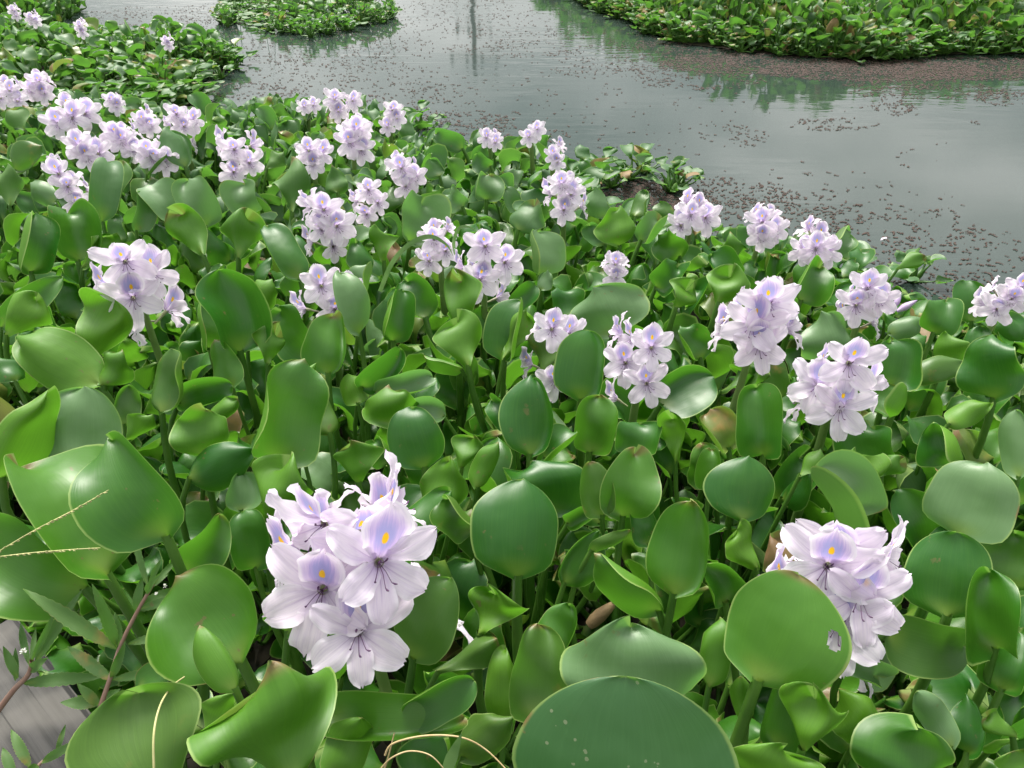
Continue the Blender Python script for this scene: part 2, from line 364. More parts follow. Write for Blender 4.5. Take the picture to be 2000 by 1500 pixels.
# ------------------------------------------------------------------ occupancy of the hand placed leaves and flowers (keeps filler plants out of their space)
GW, GH = 500, 375
ZB = np.full((GH, GW), 1e9)
def occupy(P, rad=1):
    x, y, t = project(P); xi = (x/4).astype(int); yi = (y/4).astype(int)
    for dx in range(-rad, rad+1):
        for dy in range(-rad, rad+1):
            a, b = xi+dx, yi+dy; ok = (a >= 0) & (a < GW) & (b >= 0) & (b < GH)
            np.minimum.at(ZB, (b[ok], a[ok]), t[ok])
def blocks(P, lim=.05, tol=.012):
    x, y, t = project(P); xi = (x/4).astype(int); yi = (y/4).astype(int)
    ok = (xi >= 0) & (xi < GW) & (yi >= 0) & (yi < GH)
    if not ok.any(): return False
    z = ZB[yi[ok], xi[ok]]; return np.mean((z < 1e8) & (t[ok] < z+tol)) > lim

# ------------------------------------------------------------------ the setting: water, far bank
def sheet(name, x0, y0, x1, y1, z, m):
    me = make_mesh(name, np.array([[x0, y0, z], [x1, y0, z], [x1, y1, z], [x0, y1, z]]), np.array([[0, 1, 2, 3]]), m)
    o = link(name, me); o['kind'] = 'structure'; return o
sheet('water', -300, -300, 300, 300, 0, M['water'])
bx, by = np.meshgrid(np.linspace(-160, 160, 90), np.linspace(24, 90, 20), indexing='ij')
bz = -.4 + 1.9*np.clip((by-24)/4, 0, 1)**.6 + .5*np.sin(bx*.13)*np.sin(by*.2+1)*np.clip((by-26)/10, 0, 1)
me = make_mesh('far_bank', np.stack([bx, by, bz], -1).reshape(-1, 3), grid_faces(89, 19), M['bank'])
link('far_bank', me)['kind'] = 'structure'
# the utility pole whose reflection stands in the water
pr = unit(ray(925, 70)); pb = np.array([pr[0]/pr[1]*26, 26, 0.]); ph_ = (26-H/math.tan(PITCH-math.atan(610/F)))*math.tan(PITCH-math.atan(610/F))
pole = bpy.data.objects.new('utility_pole', None); COL.objects.link(pole); pole.location = pb
tag(pole, 'tall grey utility pole beyond the pond, mirrored in the open water', 'utility pole')
V, Fq = tube([(0, 0, .2), (0, 0, ph_*.5), (0, 0, ph_)], [.085, .075, .06], 12); link('shaft', make_mesh('shaft', V, Fq, M['pole']), pole)
for zz_, ww in ((ph_-.45, .75), (ph_-1.25, .55)):
    V, Fq = tube([(-ww, .13, zz_), (ww, .13, zz_)], .05, 4); link('crossarm', make_mesh('crossarm', V, Fq, M['metal']), pole)
    for q in (-.9, -.3, .3, .9):
        V, Fq = tube([(ww*q, .13, zz_+.04), (ww*q, .13, zz_+.10), (ww*q, .13, zz_+.2)], [.03, .06, .025], 8); link('insulator', make_mesh('insulator', V, Fq, M['pole']), pole)

# ------------------------------------------------------------------ flowers
def petal(ang, L, W, seed, banner=False, nu=12, nv=8, a0=22, a1=72, curl=26):
    rs = random.Random(seed)
    u = np.linspace(0, 1, nu+1); u = u**.9
    w = np.where(u < .6, .22+.78*np.sin(np.clip(u/.6, 0, 1)*math.pi/2)**1.25, np.sqrt(np.clip(1-((u-.6)/.405)**2, 0, 1)))
    pt = rs.uniform(.0, .6) if not banner else .7
    w = w*(1-pt*.55*np.clip((u-.62)/.38, 0, 1)*(1-np.clip((u-.62)/.38, 0, 1)**3))
    w = w*(1+.07*np.sin(u*11+rs.uniform(0, 6)))
    v = np.linspace(-1, 1, nv+1); U, Vv = np.meshgrid(u, v, indexing='ij')
    al = np.radians(a0+(a1-a0)*np.clip(u*1.8, 0, 1)**.8 + curl*np.clip((u-.5)*2, 0, 1)**1.5 + rs.uniform(-9, 9))
    ds = np.diff(u, prepend=0)*L
    r = .05*L+np.cumsum(np.sin(al)*ds); z = np.cumsum(np.cos(al)*ds)
    HW = (w*W/2)[:, None]
    X = HW*Vv; off = (.10*HW*Vv**2*rs.uniform(.2, 1.6) + L*.05*np.abs(Vv)**2*np.sin(U*rs.uniform(10, 17)+rs.uniform(0, 6)+Vv*1.5) + L*.02*np.sin(Vv*5+rs.uniform(0, 6))*U)
    off = off - .05*W*np.exp(-(Vv/.16)**2)*(U < .9)*.5
    nr, nzn = -np.cos(al)[:, None], np.sin(al)[:, None]
    Rr = r[:, None]+nr*off; Zz = z[:, None]+nzn*off
    Rr = Rr - .05*L*(1-np.cos(Vv*5+rs.uniform(-1, 1)))*np.clip((U-.8)*5, 0, 1)*.6
    aa = math.radians(ang+rs.uniform(-5, 5)); ca, sa = math.cos(aa), math.sin(aa)
    P = np.stack([Rr*ca-X*sa, Rr*sa+X*ca, Zz], -1).reshape(-1, 3)
    return P, grid_faces(nu, nv), np.stack([U, (Vv+1)/2], -1).reshape(-1, 2)
NVAR = 4
PET = []          # flower variants: unit radius, facing +z, banner along +y
for k in range(NVAR):
    lst = []
    rs = random.Random(90+k)
    for j, (ang, L, W, bn) in enumerate(((90, 1.16, .86, True), (36, 1.12, .53, False), (144, 1.12, .53, False), (-30, 1.02, .64, False), (-150, 1.02, .64, False), (-90, 1.06, .57, False))):
        P, f, uvv = petal(ang, L*rs.uniform(.93, 1.06), W*rs.uniform(.92, 1.1), k*31+j, bn, a0=20 if bn else 30, a1=64 if bn else 74, curl=8 if bn else 34)
        lst.append((P, f, uvv, 1 if bn else 0))
    PET.append(lst)
PETAL_ME = [[make_mesh('petal', p[0], p[1], M['banner'] if p[3] else M['petal'], p[2]) for p in l] for l in PET]
def tube_part():
    V, Fq = tube(curve_pts([(0, -.16, -.62), (0, -.10, -.34), (0, -.02, -.12), (0, 0, .08)], 8), np.linspace(.035, .085, 8), 7); return V, Fq
tv, tf = tube_part(); TUBE_ME = make_mesh('tube', tv, tf, M['tube'])
def stamen_part():
    ps = []
    for k, (x, y, l) in enumerate(((-.1, -.14, .38), (.02, -.2, .5), (.12, -.16, .42), (-.03, .02, .22), (.05, .03, .2))):
        pts = curve_pts([(0, 0, 0), (x*.6, y*.6, l*.6), (x*1.2, y*1.5, l*.9), (x*1.6+.03, y*1.9+.05, l*1.02)], 7)
        V, Fq = tube(pts, [.008, .008, .007, .007, .009, .022, .012], 4); ps.append((V, Fq))
    return merge(ps)
sv, sf, _, _ = stamen_part(); STAMEN_ME = make_mesh('stamens', sv, sf, M['anther'])
FLOWER_FAR = []
for k in range(NVAR):
    V, Fq, UVv, I = merge([(p[0], p[1], p[2], p[3]) for p in PET[k]] + [(tv, tf, None, 2)])
    FLOWER_FAR.append(make_mesh('flower', V, Fq, [M['petal'], M['banner'], M['tube']], UVv, I))
from mathutils import Matrix, Vector
def add_flower(root, origin, pos, face, up, R, detail, k, rs):
    face = unit(face); up = unit(np.asarray(up)-face*np.dot(up, face)); sd = np.cross(up, face)
    mtx = Matrix(((sd[0]*R, up[0]*R, face[0]*R, pos[0]-origin[0]), (sd[1]*R, up[1]*R, face[1]*R, pos[1]-origin[1]), (sd[2]*R, up[2]*R, face[2]*R, pos[2]-origin[2]), (0, 0, 0, 1)))
    if detail:
        o = link('flower', TUBE_ME, root); o.matrix_local = mtx
        for j, pm in enumerate(PETAL_ME[k]):
            q = link('petal', pm, o); q.rotation_euler = (rs.uniform(-.12, .12), rs.uniform(-.12, .12), rs.uniform(-.1, .1))
            s_ = rs.uniform(.93, 1.06); q.scale = (s_, s_, s_)
        link('stamens', STAMEN_ME, o)
    else:
        o = link('flower', FLOWER_FAR[k], root); o.matrix_local = mtx
    Mx = np.array([[sd[i]*R, up[i]*R, face[i]*R] for i in range(3)])
    for p in PET[k]: occupy(p[0]@Mx.T + np.asarray(pos), 1)

# plants: dicts with crown position, kind and parts; created as Empties straight away
bp = random.Random(3); V_, F_ = tube([(0, 0, 0), (0, .1, .3), (0, .12, .6), (0, .1, .9), (0, .08, 1.15), (0, .06, 1.3)], [.05, .07, .16, .17, .10, .01], 8)
BUD_ME = make_mesh('bud', V_, F_, M['bud'])
PLANTS = []
def new_plant(x, y, label=None, group=None, name='water_hyacinth', zone='near'):
    o = bpy.data.objects.new(name, None); COL.objects.link(o); o.location = (x, y, 0); o.empty_display_size = .05
    tag(o, label, 'water hyacinth', group)
    d = dict(o=o, p=np.array([x, y, 0.]), n=0, zone=zone, label=label); PLANTS.append(d); return d
def petiole_mesh(P0, B, a, r0, r1, n=9, sides=7, bulb=0.):
    """stem from crown P0 up to blade base B that leaves in direction a"""
    P0, B, a = np.asarray(P0, float), np.asarray(B, float), unit(a)
    h = np.linalg.norm(B-P0)
    e = unit(a*.55+np.array([0, 0, 1.])*.75)
    outw = B-P0; outw[2] = 0
    C = bezier(P0, P0+np.array([0, 0, h*.45])+outw*.45, B-e*h*.33, B+a*.004, n)
    s = np.linspace(0, 1, n); r = r0+(r1-r0)*s**.7
    if bulb: r = r*(1+bulb*np.exp(-((s-.35)/.2)**2))
    return tube(C, r, sides)

# spikes: (photo x centre, top, bottom, width, height of the centre, [yellow spots ...], label)
SPIKES = [
 (700,890,1330,325,.47,[(632,1115),(738,1062),(700,1205),(700,1005),(745,958),(585,1050),(640,985),(840,1165)],'nearest plant in bloom, big lavender spike of large flowers at front left'),
 (1630,995,1335,270,.42,[(1617,1075),(1675,1135),(1640,1190),(1655,1038),(1712,1060),(1655,1250),(1535,1110)],'plant in bloom half hidden by a broad leaf with an oval hole, front right'),
 (1630,655,880,188,.41,[(1657,690),(1598,735),(1642,782),(1680,735),(1580,770)],'plant with lavender spike on a thick pale stalk, right of centre'),
 (1475,552,740,183,.40,[(1471,615),(1500,575),(1483,662),(1535,625),(1425,630)],'plant with leaning lavender spike just above and left of the thick stalked one'),
 (1250,610,835,142,.39,[(1222,695),(1263,737),(1272,665),(1240,650),(1205,765),(1215,640)],'plant with tall lavender spike to the right of the upright spoon shaped leaf'),
 (1075,605,790,130,.37,[(1108,640),(1078,630),(1085,735),(1040,700)],'plant in bloom mostly covered by the upright spoon shaped leaf in the middle'),
 (268,450,680,177,.40,[(245,493),(295,517),(260,568),(325,590),(215,545),(270,610)],'plant with full lavender spike and drooping wilted lower petals, left side'),
 (642,505,645,138,.37,[(628,545),(655,592),(672,565),(598,590)],'plant in bloom with deeper lilac petals partly behind an upright leaf'),
 (945,440,600,128,.37,[(948,468),(935,537),(985,500),(970,570),(905,510)],'larger of two touching spikes beside the arching grass blade'),
 (858,425,525,85,.36,[(848,457),(870,480),(838,500)],'smaller spike directly under the arching grass blade'),
 (1202,490,560,68,.34,[(1202,535),(1202,508)],'small lone lilac flower head low among leaves near the centre'),
 (1688,515,665,130,.36,[(1672,583),(1717,570),(1695,550),(1702,618),(1650,600)],'plant in bloom with closed lilac buds at its right side'),
 (1958,530,650,112,.34,[(1975,572),(1945,597),(1992,550),(1925,590)],'blooming plant cut by the right edge of the picture'),
 (1590,445,525,93,.33,[(1593,475),(1615,482),(1570,478)],'blooming plant at the water edge on a leaning thick stalk'),
 (1488,402,482,85,.32,[(1487,453),(1488,425),(1510,440)],'blooming plant at the mat edge, second along the right shoreline'),
 (1354,383,455,88,.32,[(1350,410),(1377,415),(1330,430)],'blooming plant at the mat edge below the small floating rosette'),
 (1102,325,455,98,.33,[(1100,403),(1098,350),(1115,370),(1132,395),(1080,370)],'tall slim spike on a long pale stalk by the brown litter patch'),
 (1080,280,330,58,.31,[(1080,297),(1088,310)],'small spike showing just above the tall slim one'),
 (1038,228,283,51,.29,[(1033,262),(1048,247)],'right hand of two small spikes standing against open water'),
 (957,235,295,55,.29,[(950,262),(967,272)],'left hand of two small spikes standing against open water'),
 (790,300,375,78,.32,[(785,320),(792,358),(808,335)],'spike just above the pair in the upper middle'),
 (763,182,262,56,.28,[(766,208),(755,243),(775,225)],'spike at the far edge next to a yellow green shoot'),
 (690,230,320,83,.31,[(683,270),(697,246),(707,285)],'spike with three tiers in front of the far edge row'),
 (605,270,330,75,.30,[(603,285),(612,318),(625,292)],'broad low spike left of the three tiered one'),
 (600,178,230,48,.26,[(594,203),(611,200)],'small spike at the left end of the far edge row'),
 (662,168,240,74,.27,[(660,212),(653,187),(688,190),(672,220)],'densest spike in the far edge row'),
 (722,335,445,83,.35,[(720,362),(715,412),(737,388),(700,385)],'right hand of the tall pair in the upper middle'),
 (640,345,500,117,.35,[(632,398),(628,435),(657,430),(650,470),(610,392),(612,460)],'left hand and larger of the tall pair in the upper middle'),
 (466,243,365,103,.34,[(458,282),(455,328),(487,308),(472,345),(440,270),(490,275)],'tall spike standing alone in the upper left'),
 (356,195,290,84,.31,[(345,215),(360,240),(375,228),(372,272),(335,240)],'tall loose spike left of the lone tall one'),
 (277,215,258,64,.29,[(275,231),(292,238)],'small head above and between two left spikes'),
 (243,230,305,80,.30,[(238,268),(262,285),(225,255)],'spike left of the small upper left head'),
 (305,270,335,80,.30,[(300,300),(287,287),(322,310)],'spike behind the half rolled leaf in the upper left'),
 (168,250,325,90,.31,[(170,300),(155,275),(192,290)],'upper of two stacked spikes near the left edge'),
 (145,300,420,105,.34,[(133,355),(150,392),(115,330),(170,405)],'lower of two stacked spikes near the left edge, beside a dark upright leaf'),
 (105,290,325,36,.29,[(103,307)],'single lilac flower peeping out beside the stacked spikes'),
 (140,200,245,100,.28,[(140,221),(165,212),(112,232)],'wide low spike of many heads in the upper left'),
 (218,168,222,54,.27,[(218,190),(228,203)],'compact spike above the wide low one'),
 (78,130,195,63,.27,[(76,153),(86,177),(62,168)],'full spike near the upper left corner'),
 (22,143,215,62,.27,[(18,170),(36,192),(2,185)],'full spike cut by the left edge of the picture'),
 (155,28,72,36,.24,[(155,46),(162,60)],'small distant spike standing by the far left inlet'),
 (325,60,98,34,.23,[(324,76),(330,86)],'small distant spike in the shrinking tongue of the mat'),
 (25,0,38,32,.24,[(24,16),(32,28)],'tiny distant spike, upper of two in the far left corner'),
 (62,17,50,34,.24,[(60,32),(70,38)],'tiny distant spike, lower of two in the far left corner'),
]
for si, (sx, yt, yb, sw, zc, spots, lab) in enumerate(SPIKES):
    rs = random.Random(500+si)
    yc = (yt+yb)/2; Cc = at(sx, yc, zc); dpt = depth(Cc); R = .335*sw*dpt/F
    if len(spots) <= 3: R = .40*sw*dpt/F
    R = min(R, .064)*(.88 if sw < 110 and sx < 500 else (.93 if sw < 200 else 1))
    ax = Cc.copy(); lean = (rs.uniform(-.03, .03), rs.uniform(-.03, .03))
    pl = new_plant(ax[0]+lean[0]-.01, ax[1]+lean[1]+.02, lab, 'water hyacinths in bloom')
    root, org = pl['o'], pl['p']; pl['bloom'] = True
    detail = sw >= 76
    rc = R*.62; zs = []
    for k, (px, py) in enumerate(spots):
        rx = R*F/dpt
        px_, py_ = px, py+.40*rx*.8                       # throat lies below the spot
        d = ray(px_, py_); a = d[0]**2+d[1]**2; o2 = CAM[:2]-ax[:2]; b = 2*(d[0]*o2[0]+d[1]*o2[1]); c = o2@o2-rc*rc; disc = b*b-4*a*c
        tt = (-b-math.sqrt(disc))/(2*a) if disc > 0 else -b/(2*a)
        npr = len(spots) if len(spots) <= 3 else 3
        yr = (py-min(q[1] for q in spots))/max(1, yb-yt)
        P = CAM+d*(tt*(1-(.045*R/.055/max(.6, dpt)*(.7+1.6*yr) if k < npr else -.030*R/.055/max(.6, dpt))))
        P[2] = min(max(P[2], zc-.14), zc+.16)
        off = P[:2]-ax[:2]; ln = np.linalg.norm(off)
        if ln > rc*2.3 : P[:2] = ax[:2]+off/ln*rc*2.3
        face = np.array([off[0], off[1], 0])/max(ln, 1e-6)
        tocam = unit(CAM-P)
        face = unit(face*(.45 if k < npr else .9)+tocam*(.75 if k < npr else .25)+np.array([0, 0, rs.uniform(-.1, .2)])+np.array([rs.uniform(-.2, .2), 0, 0]))
        up = np.array([rs.uniform(-.22, .22)+.25*face[0], rs.uniform(-.1, .1), 1.])
        add_flower(root, org, P, face, up, R*rs.uniform(.92, 1.06), detail, rs.randrange(NVAR), rs); zs.append(P[2])
    for k in range(2 if sw > 60 else 1):                  # flowers on the far side
        ang = math.pi/2 + (k-.5)*1.6+rs.uniform(-.3, .3); z = sum(zs)/len(zs)+rs.uniform(-.02, .02)
        P = np.array([ax[0]+rc*math.cos(ang), ax[1]+rc*math.sin(ang), z]); add_flower(root, org, P, (math.cos(ang), math.sin(ang), .6), (0, 0, 1), R*.85, detail, rs.randrange(NVAR), rs)
    ztop = float(np.mean(zs))+.3*(max(zs)-float(np.mean(zs)))
    for k in range(rs.choice((0, 0, 0, 1, 2)) if sw > 50 else 0):
        b = link('bud', BUD_ME, root); az = rs.uniform(0, 6.28); tl = rs.uniform(.2, .7)
        b.location = (ax[0]-org[0], ax[1]-org[1], ztop-rs.uniform(-.004, .02)); b.rotation_euler = (tl*math.cos(az), tl*math.sin(az), az); b.scale = (R*.42,)*3
    C_ = bezier(org*0, np.array([0, 0, ztop*.4]), np.array([ax[0]-org[0], ax[1]-org[1], ztop*.55]), np.array([ax[0]-org[0], ax[1]-org[1], ztop]), 12)
    V, Fq = tube(C_, np.linspace(.0085, .0055, 12)*(1 if dpt < 2 else 1.15), 8)
    link('flower_stalk', make_mesh('flower_stalk', V, Fq, M['stalk']), root)
    pl['sp'] = (sx, yc)

# ------------------------------------------------------------------ hand placed leaves
# base x, y, tip x, y, width (photo pixels), face ('f' upper face seen, 'b' underside seen), height offset, options
def zdef(y): return float(np.interp(y, [100, 300, 600, 900, 1200, 1500], [.20, .25, .31, .36, .38, .40]))
LEAVES = [
 # --- bottom band
 (212,1125,35,905,205,'f',.02,dict(m='leaf',cup=.8,roll=.35,prof='o',tipc=-.7,bend=-.6,skew=.3,wave=.06)), (170,1150,-30,1050,165,'f',-.01,dict(m='leaf',prof='r',roll=-.5,cup=1.0,bend=-.5,wave=.06)),
 (328,1050,215,858,170,'f',.09,dict(cup=.8,prof='o',roll=-.3,skew=-.3)), (365,935,497,878,95,'f',-.01,{}), (540,905,588,702,155,'f',.03,dict(cup=1.1,prof='o',roll=.45,skew=-.5,twist=0,m='leaf')),
 (583,815,608,718,62,'b',.035,dict(prof='f',cup=.9)), (525,1020,565,905,135,'b',.02,dict(prof='f',cup=1.0,wave=.07,pet=(518,1100))),
 (1010,1128,1020,936,184,'f',.03,dict(cup=-.55,wave=.02)), (1060,1010,1035,905,160,'f',-.03,{}),
 (1315,1163,1348,975,148,'f',.03,dict(cup=-.5,tipc=.3)), (1450,1018,1463,890,134,'f',.02,dict(cup=-.5,wave=.02)),
 (1292,1195,1165,1080,110,'f',.0,dict(cup=-.4)), (937,1240,960,1152,130,'b',.02,dict(prof='f',cup=.9,wave=.1)),
 (1082,1272,1110,1180,88,'f',.02,{}), (1237,1410,1232,1216,300,'f',.04,dict(m='leaf_pale',fold=-.3,cup=-.5,roll=0,skew=0,twist=0,prof='r')),
 (1215,1640,1222,1320,450,'f',.13,dict(m='leaf_spotted',cup=-.45,wave=.01,bend=-.2,roll=0,skew=0,twist=0,prof='r')), (1478,1332,1560,1120,240,'f',.05,dict(cup=-.2,wave=.02,m='leaf',hole=1,skew=.3)),
 (1850,1207,1868,1038,172,'f',.02,dict(cup=-.5)), (1728,1235,1885,1262,115,'f',-.01,dict(m='leaf_olive',cup=.3)),
 (1945,1270,1932,1112,118,'f',.03,dict(hook=-.7)), (1868,1045,1925,905,172,'f',.02,dict(m='leaf_pale',cup=-.3,fold=.25)),
 (1975,1150,1980,1040,160,'f',-.04,dict(m='leaf_olive')), (1645,1012,1590,922,122,'f',-.01,dict(m='leaf_pale')),
 (1385,958,1388,877,64,'f',-.01,{}), (1715,1455,1640,1350,118,'b',.0,dict(cup=.6)), (1565,1470,1590,1352,122,'b',.02,dict(cup=.8)),
 (1515,1460,1548,1305,105,'f',-.03,dict(cup=.8)), (1765,1540,1790,1416,180,'f',.0,dict(cup=-.5)), (1860,1462,1790,1350,74,'f',-.01,dict(m='leaf_pale')),
 (1985,1440,1922,1400,58,'b',-.02,dict(cup=1.3)), (1890,1475,1885,1360,84,'f',-.06,{}), (1385,1340,1405,1208,76,'b',.01,dict(cup=.4)),
 (1460,1410,1446,1320,48,'b',-.02,{}), (1640,1290,1716,1322,64,'f',-.02,dict(m='leaf_pale')), (1520,1570,1530,1462,200,'b',.0,dict(wave=.08)),
 (2005,1545,1985,1465,80,'b',.0,{}), (793,1402,927,1330,98,'f',.02,{}), (640,1395,905,1400,105,'f',.0,dict(cup=.5)),
 (805,1290,880,1128,140,'f',-.01,dict(m='leaf_olive',cup=-.4)), (850,1312,972,1248,62,'b',.0,dict(m='leaf_olive')), (1040,1400,1050,1217,120,'f',-.01,dict(m='leaf_olive')),
 (985,1420,985,1265,78,'b',-.05,{}), (575,1530,515,1330,330,'b',.06,dict(prof='f',cup=.7,wave=.10,roll=.1,tipc=.8,bend=.1,skew=0)), (462,1350,392,1222,84,'b',.12,dict(m='leaf',prof='o',wave=.02)),
 (330,1590,255,1350,270,'b',.05,dict(m='leaf_olive',prof='f',cup=.35,wave=.05,tipc=.3,bend=.1)), (475,1295,345,1128,215,'f',.0,dict(cup=1.0,m='leaf',roll=-.3,prof='o')),
 (350,1115,432,1003,85,'f',.0,{}), (500,1110,478,998,84,'f',-.04,{}), (268,1345,362,1298,58,'f',-.02,{}),
 (470,1000,470,925,80,'f',-.04,dict(m='leaf_pale')), (655,1520,705,1400,100,'b',-.02,{}), (850,1540,872,1440,120,'f',-.06,{}), 
 (560,1235,610,1120,120,'f',-.05,{}), (780,1060,880,960,100,'f',-.03,{}), (900,1480,1000,1400,90,'b',-.06,{}), (1100,1140,1170,1040,90,'f',-.05,{}),
 (1420,1180,1380,1100,80,'f',-.05,{}), (1955,1350,1990,1230,110,'f',-.02,{}), (1700,1180,1720,1090,90,'f',-.05,{}), (420,1460,460,1370,110,'b',-.03,{}),
 # --- middle band
 (172,702,205,575,112,'b',.03,dict(prof='f',cup=.6)), (0,640,122,540,62,'f',.0,dict(cup=.6)), (10,655,72,578,85,'b',.01,{}),
 (470,688,428,526,118,'f',.03,dict(cup=.8,bend=-.3,tipc=.4)), (500,605,532,546,62,'b',-.02,{}), (482,652,494,607,52,'f',.035,{}), (522,713,541,643,80,'b',.01,{}),
 (410,682,393,588,84,'f',-.01,dict(cup=.6)), (455,758,422,664,62,'f',-.01,{}), (640,732,652,613,98,'f',.03,dict(fold=-.3,wave=.09)), (612,695,545,602,85,'f',-.02,{}),
 (702,652,662,530,78,'f',.03,dict(m='leaf_pale')), (197,752,40,657,120,'b',.02,dict(wave=.1,cup=.5)), (202,752,236,690,66,'b',.02,{}),
 (150,912,165,755,172,'f',.02,dict(m='leaf_pale',cup=-.4)), (0,935,88,766,118,'b',.03,dict(cup=.4)), (315,807,340,682,90,'f',.02,dict(hook=.6)),
 (345,785,455,757,68,'f',.0,{}), (400,892,400,797,124,'b',.01,dict(cup=.4)), (415,822,465,778,48,'b',.0,{}), (645,848,622,764,80,'b',-.01,{}),
 (240,832,252,752,64,'f',-.03,dict(m='leaf_olive')), (248,862,292,812,54,'b',-.02,{}), (60,532,68,416,90,'f',.02,dict(fold=-.3)), (152,510,130,412,100,'f',.01,dict(fold=.3)),
 (160,522,212,460,62,'b',.0,{}), (30,745,0,700,60,'f',-.03,{}), (705,757,782,680,62,'f',.0,{}), (735,765,848,738,56,'f',.0,dict(m='leaf_pale')),
 (770,832,762,758,122,'b',.0,dict(wave=.1)), (830,915,802,795,122,'f',.02,dict(cup=-.5)), (870,812,790,798,55,'f',.0,dict(m='leaf_pale')),
 (900,918,925,852,78,'b',.01,{}), (930,955,972,864,56,'b',.0,dict(cup=1.)), (1035,890,1038,734,128,'f',.02,dict(hook=.6,cup=-.2)), (1060,895,1125,845,70,'f',.0,{}),
 (1133,782,1148,645,104,'f',.03,dict(cup=-.4,wave=.01,pet=(1125,850))), (1066,737,1066,650,92,'b',.02,dict(prof='f')), (1150,885,1172,770,95,'f',-.03,{}),
 (1195,657,1160,562,165,'f',.01,dict(m='leaf_pale',cup=-.3)), (1110,625,1090,565,70,'f',.0,{}), (1055,537,1048,452,95,'f',.01,dict(m='leaf_pale',cup=.2)),
 (1056,568,1071,529,36,'f',.0,dict(m='leaf_pale')), (1000,600,1045,555,48,'f',-.01,{}), (1210,482,1208,410,92,'b',.01,dict(wave=.09)),
 (1288,788,1395,738,105,'f',.0,dict(cup=.2,m='leaf')), (1492,890,1480,756,98,'f',.02,dict(fold=.35)), (1425,877,1388,800,84,'f',-.02,dict(m='leaf_yellow')),
 (1640,702,1602,614,116,'f',.0,dict(m='leaf_pale',cup=-.5)), (1733,752,1740,667,92,'f',.01,dict(cup=.3,pet=(1728,835))), (1822,652,1846,589,78,'f',.01,{}),
 (1735,652,1803,624,46,'f',.0,dict(m='leaf_pale')), (1942,777,1940,660,120,'f',.02,dict(cup=-.3)), (1840,706,1850,650,84,'b',.0,{}), (1780,738,1884,708,58,'f',.0,dict(m='leaf_olive')),
 (1740,815,1768,757,94,'f',-.02,{}), (1850,828,1934,788,54,'b',.0,{}), (1872,905,1822,825,86,'f',-.01,{}), (1690,952,1672,881,134,'b',.0,dict(wave=.09)), (1710,930,1762,898,52,'b',.0,{}),
 (1722,915,1702,835,118,'f',-.03,{}), (1990,935,1985,800,66,'f',.0,dict(m='leaf_pale')), (1215,1012,1240,882,116,'f',.01,dict(cup=.5)), (1178,1010,1150,902,76,'f',.015,dict(cup=1.)),
 (1240,887,1246,826,98,'f',.0,{}), (1320,905,1312,812,64,'b',.0,dict(prof='f',wave=.12)), (925,1037,868,974,76,'f',-.01,dict(m='leaf_olive')), (850,1000,880,898,108,'b',-.02,{}),
 (700,945,685,868,112,'b',-.01,{}), (1270,1067,1246,988,60,'f',-.02,{}), (1105,1022,1152,998,48,'f',-.01,{}), (1150,1075,1230,1035,36,'b',.0,{}), (1480,1112,1440,1033,86,'b',-.02,{}),
 (895,652,893,535,106,'b',.02,dict(cup=.4)), (915,716,893,622,104,'b',.03,dict(prof='f',pet=(905,835),wave=.06)), (905,722,828,695,44,'f',.02,{}), (985,703,1018,585,92,'f',.02,dict(cup=.3)),
 (982,703,1028,610,56,'b',.03,{}), (768,668,786,567,74,'f',.01,{}), (832,622,792,547,86,'f',-.01,{}), (700,537,696,470,68,'f',.0,dict(fold=-.3)), (706,572,724,516,57,'f',.01,dict(m='leaf_pale')),
 (750,512,742,450,70,'b',.0,dict(pet=(750,570),prof='f')), (800,472,820,398,104,'f',-.01,dict(m='leaf_pale')), (1432,547,1390,496,68,'f',.0,{}), (1435,522,1430,464,62,'b',.0,{}),
 (1318,602,1350,556,84,'b',.0,{}), (1402,592,1430,529,90,'b',.01,dict(prof='f',wave=.1)), (1562,588,1604,520,78,'f',.0,{}), (1620,492,1662,454,56,'f',-.01,dict(m='leaf_pale')), (1750,527,1806,503,38,'b',-.03,{}),
 (595,900,570,840,50,'f',-.04,{}), (1370,700,1330,640,70,'f',-.02,{}), (1590,780,1560,720,60,'f',-.03,{}), (1000,840,960,780,60,'f',-.04,{}), (560,580,600,540,50,'f',-.03,{}),
 (760,905,730,860,60,'f',-.03,{}), (700,790,680,730,56,'b',-.02,{}), (1560,930,1600,880,60,'b',-.02,{}), (1280,560,1320,520,70,'f',-.02,{}), (1330,500,1290,460,70,'f',-.02,{}),
 # --- upper band
 (200,432,206,316,64,'f',.02,dict(cup=.7)), (228,412,236,320,46,'b',.02,{}), (402,442,368,350,88,'f',.01,dict(m='leaf_pale')), (345,432,292,362,74,'f',.0,dict(m='leaf_pale',fold=.2)),
 (398,498,342,414,74,'b',.01,dict(wave=.08)), (362,327,332,254,56,'f',.02,dict(hook=.5)), (265,452,272,375,42,'f',.0,dict(cup=1.)), (465,502,478,417,98,'b',.02,dict(prof='f',wave=.08,pet=(465,560))),
 (587,547,520,444,80,'f',.02,dict(cup=-.7)), (498,417,476,355,72,'f',.01,dict(m='leaf_pale')), (570,414,568,324,84,'b',.02,dict(prof='f')), (660,377,650,327,58,'b',.0,{}),
 (285,342,326,299,32,'f',.01,{}), (30,332,82,285,62,'f',.0,{}), (18,402,15,330,52,'b',.01,{}), (110,395,60,358,46,'f',.0,dict(m='leaf_pale')), (950,392,955,342,72,'f',.0,{}),
 (905,405,880,372,52,'f',.0,dict(m='leaf_pale')), (1010,450,1045,398,74,'f',.01,{}), (1250,470,1290,430,60,'f',-.01,{}), (905,290,850,262,50,'f',-.01,{}), (520,330,550,300,44,'b',.0,{}),
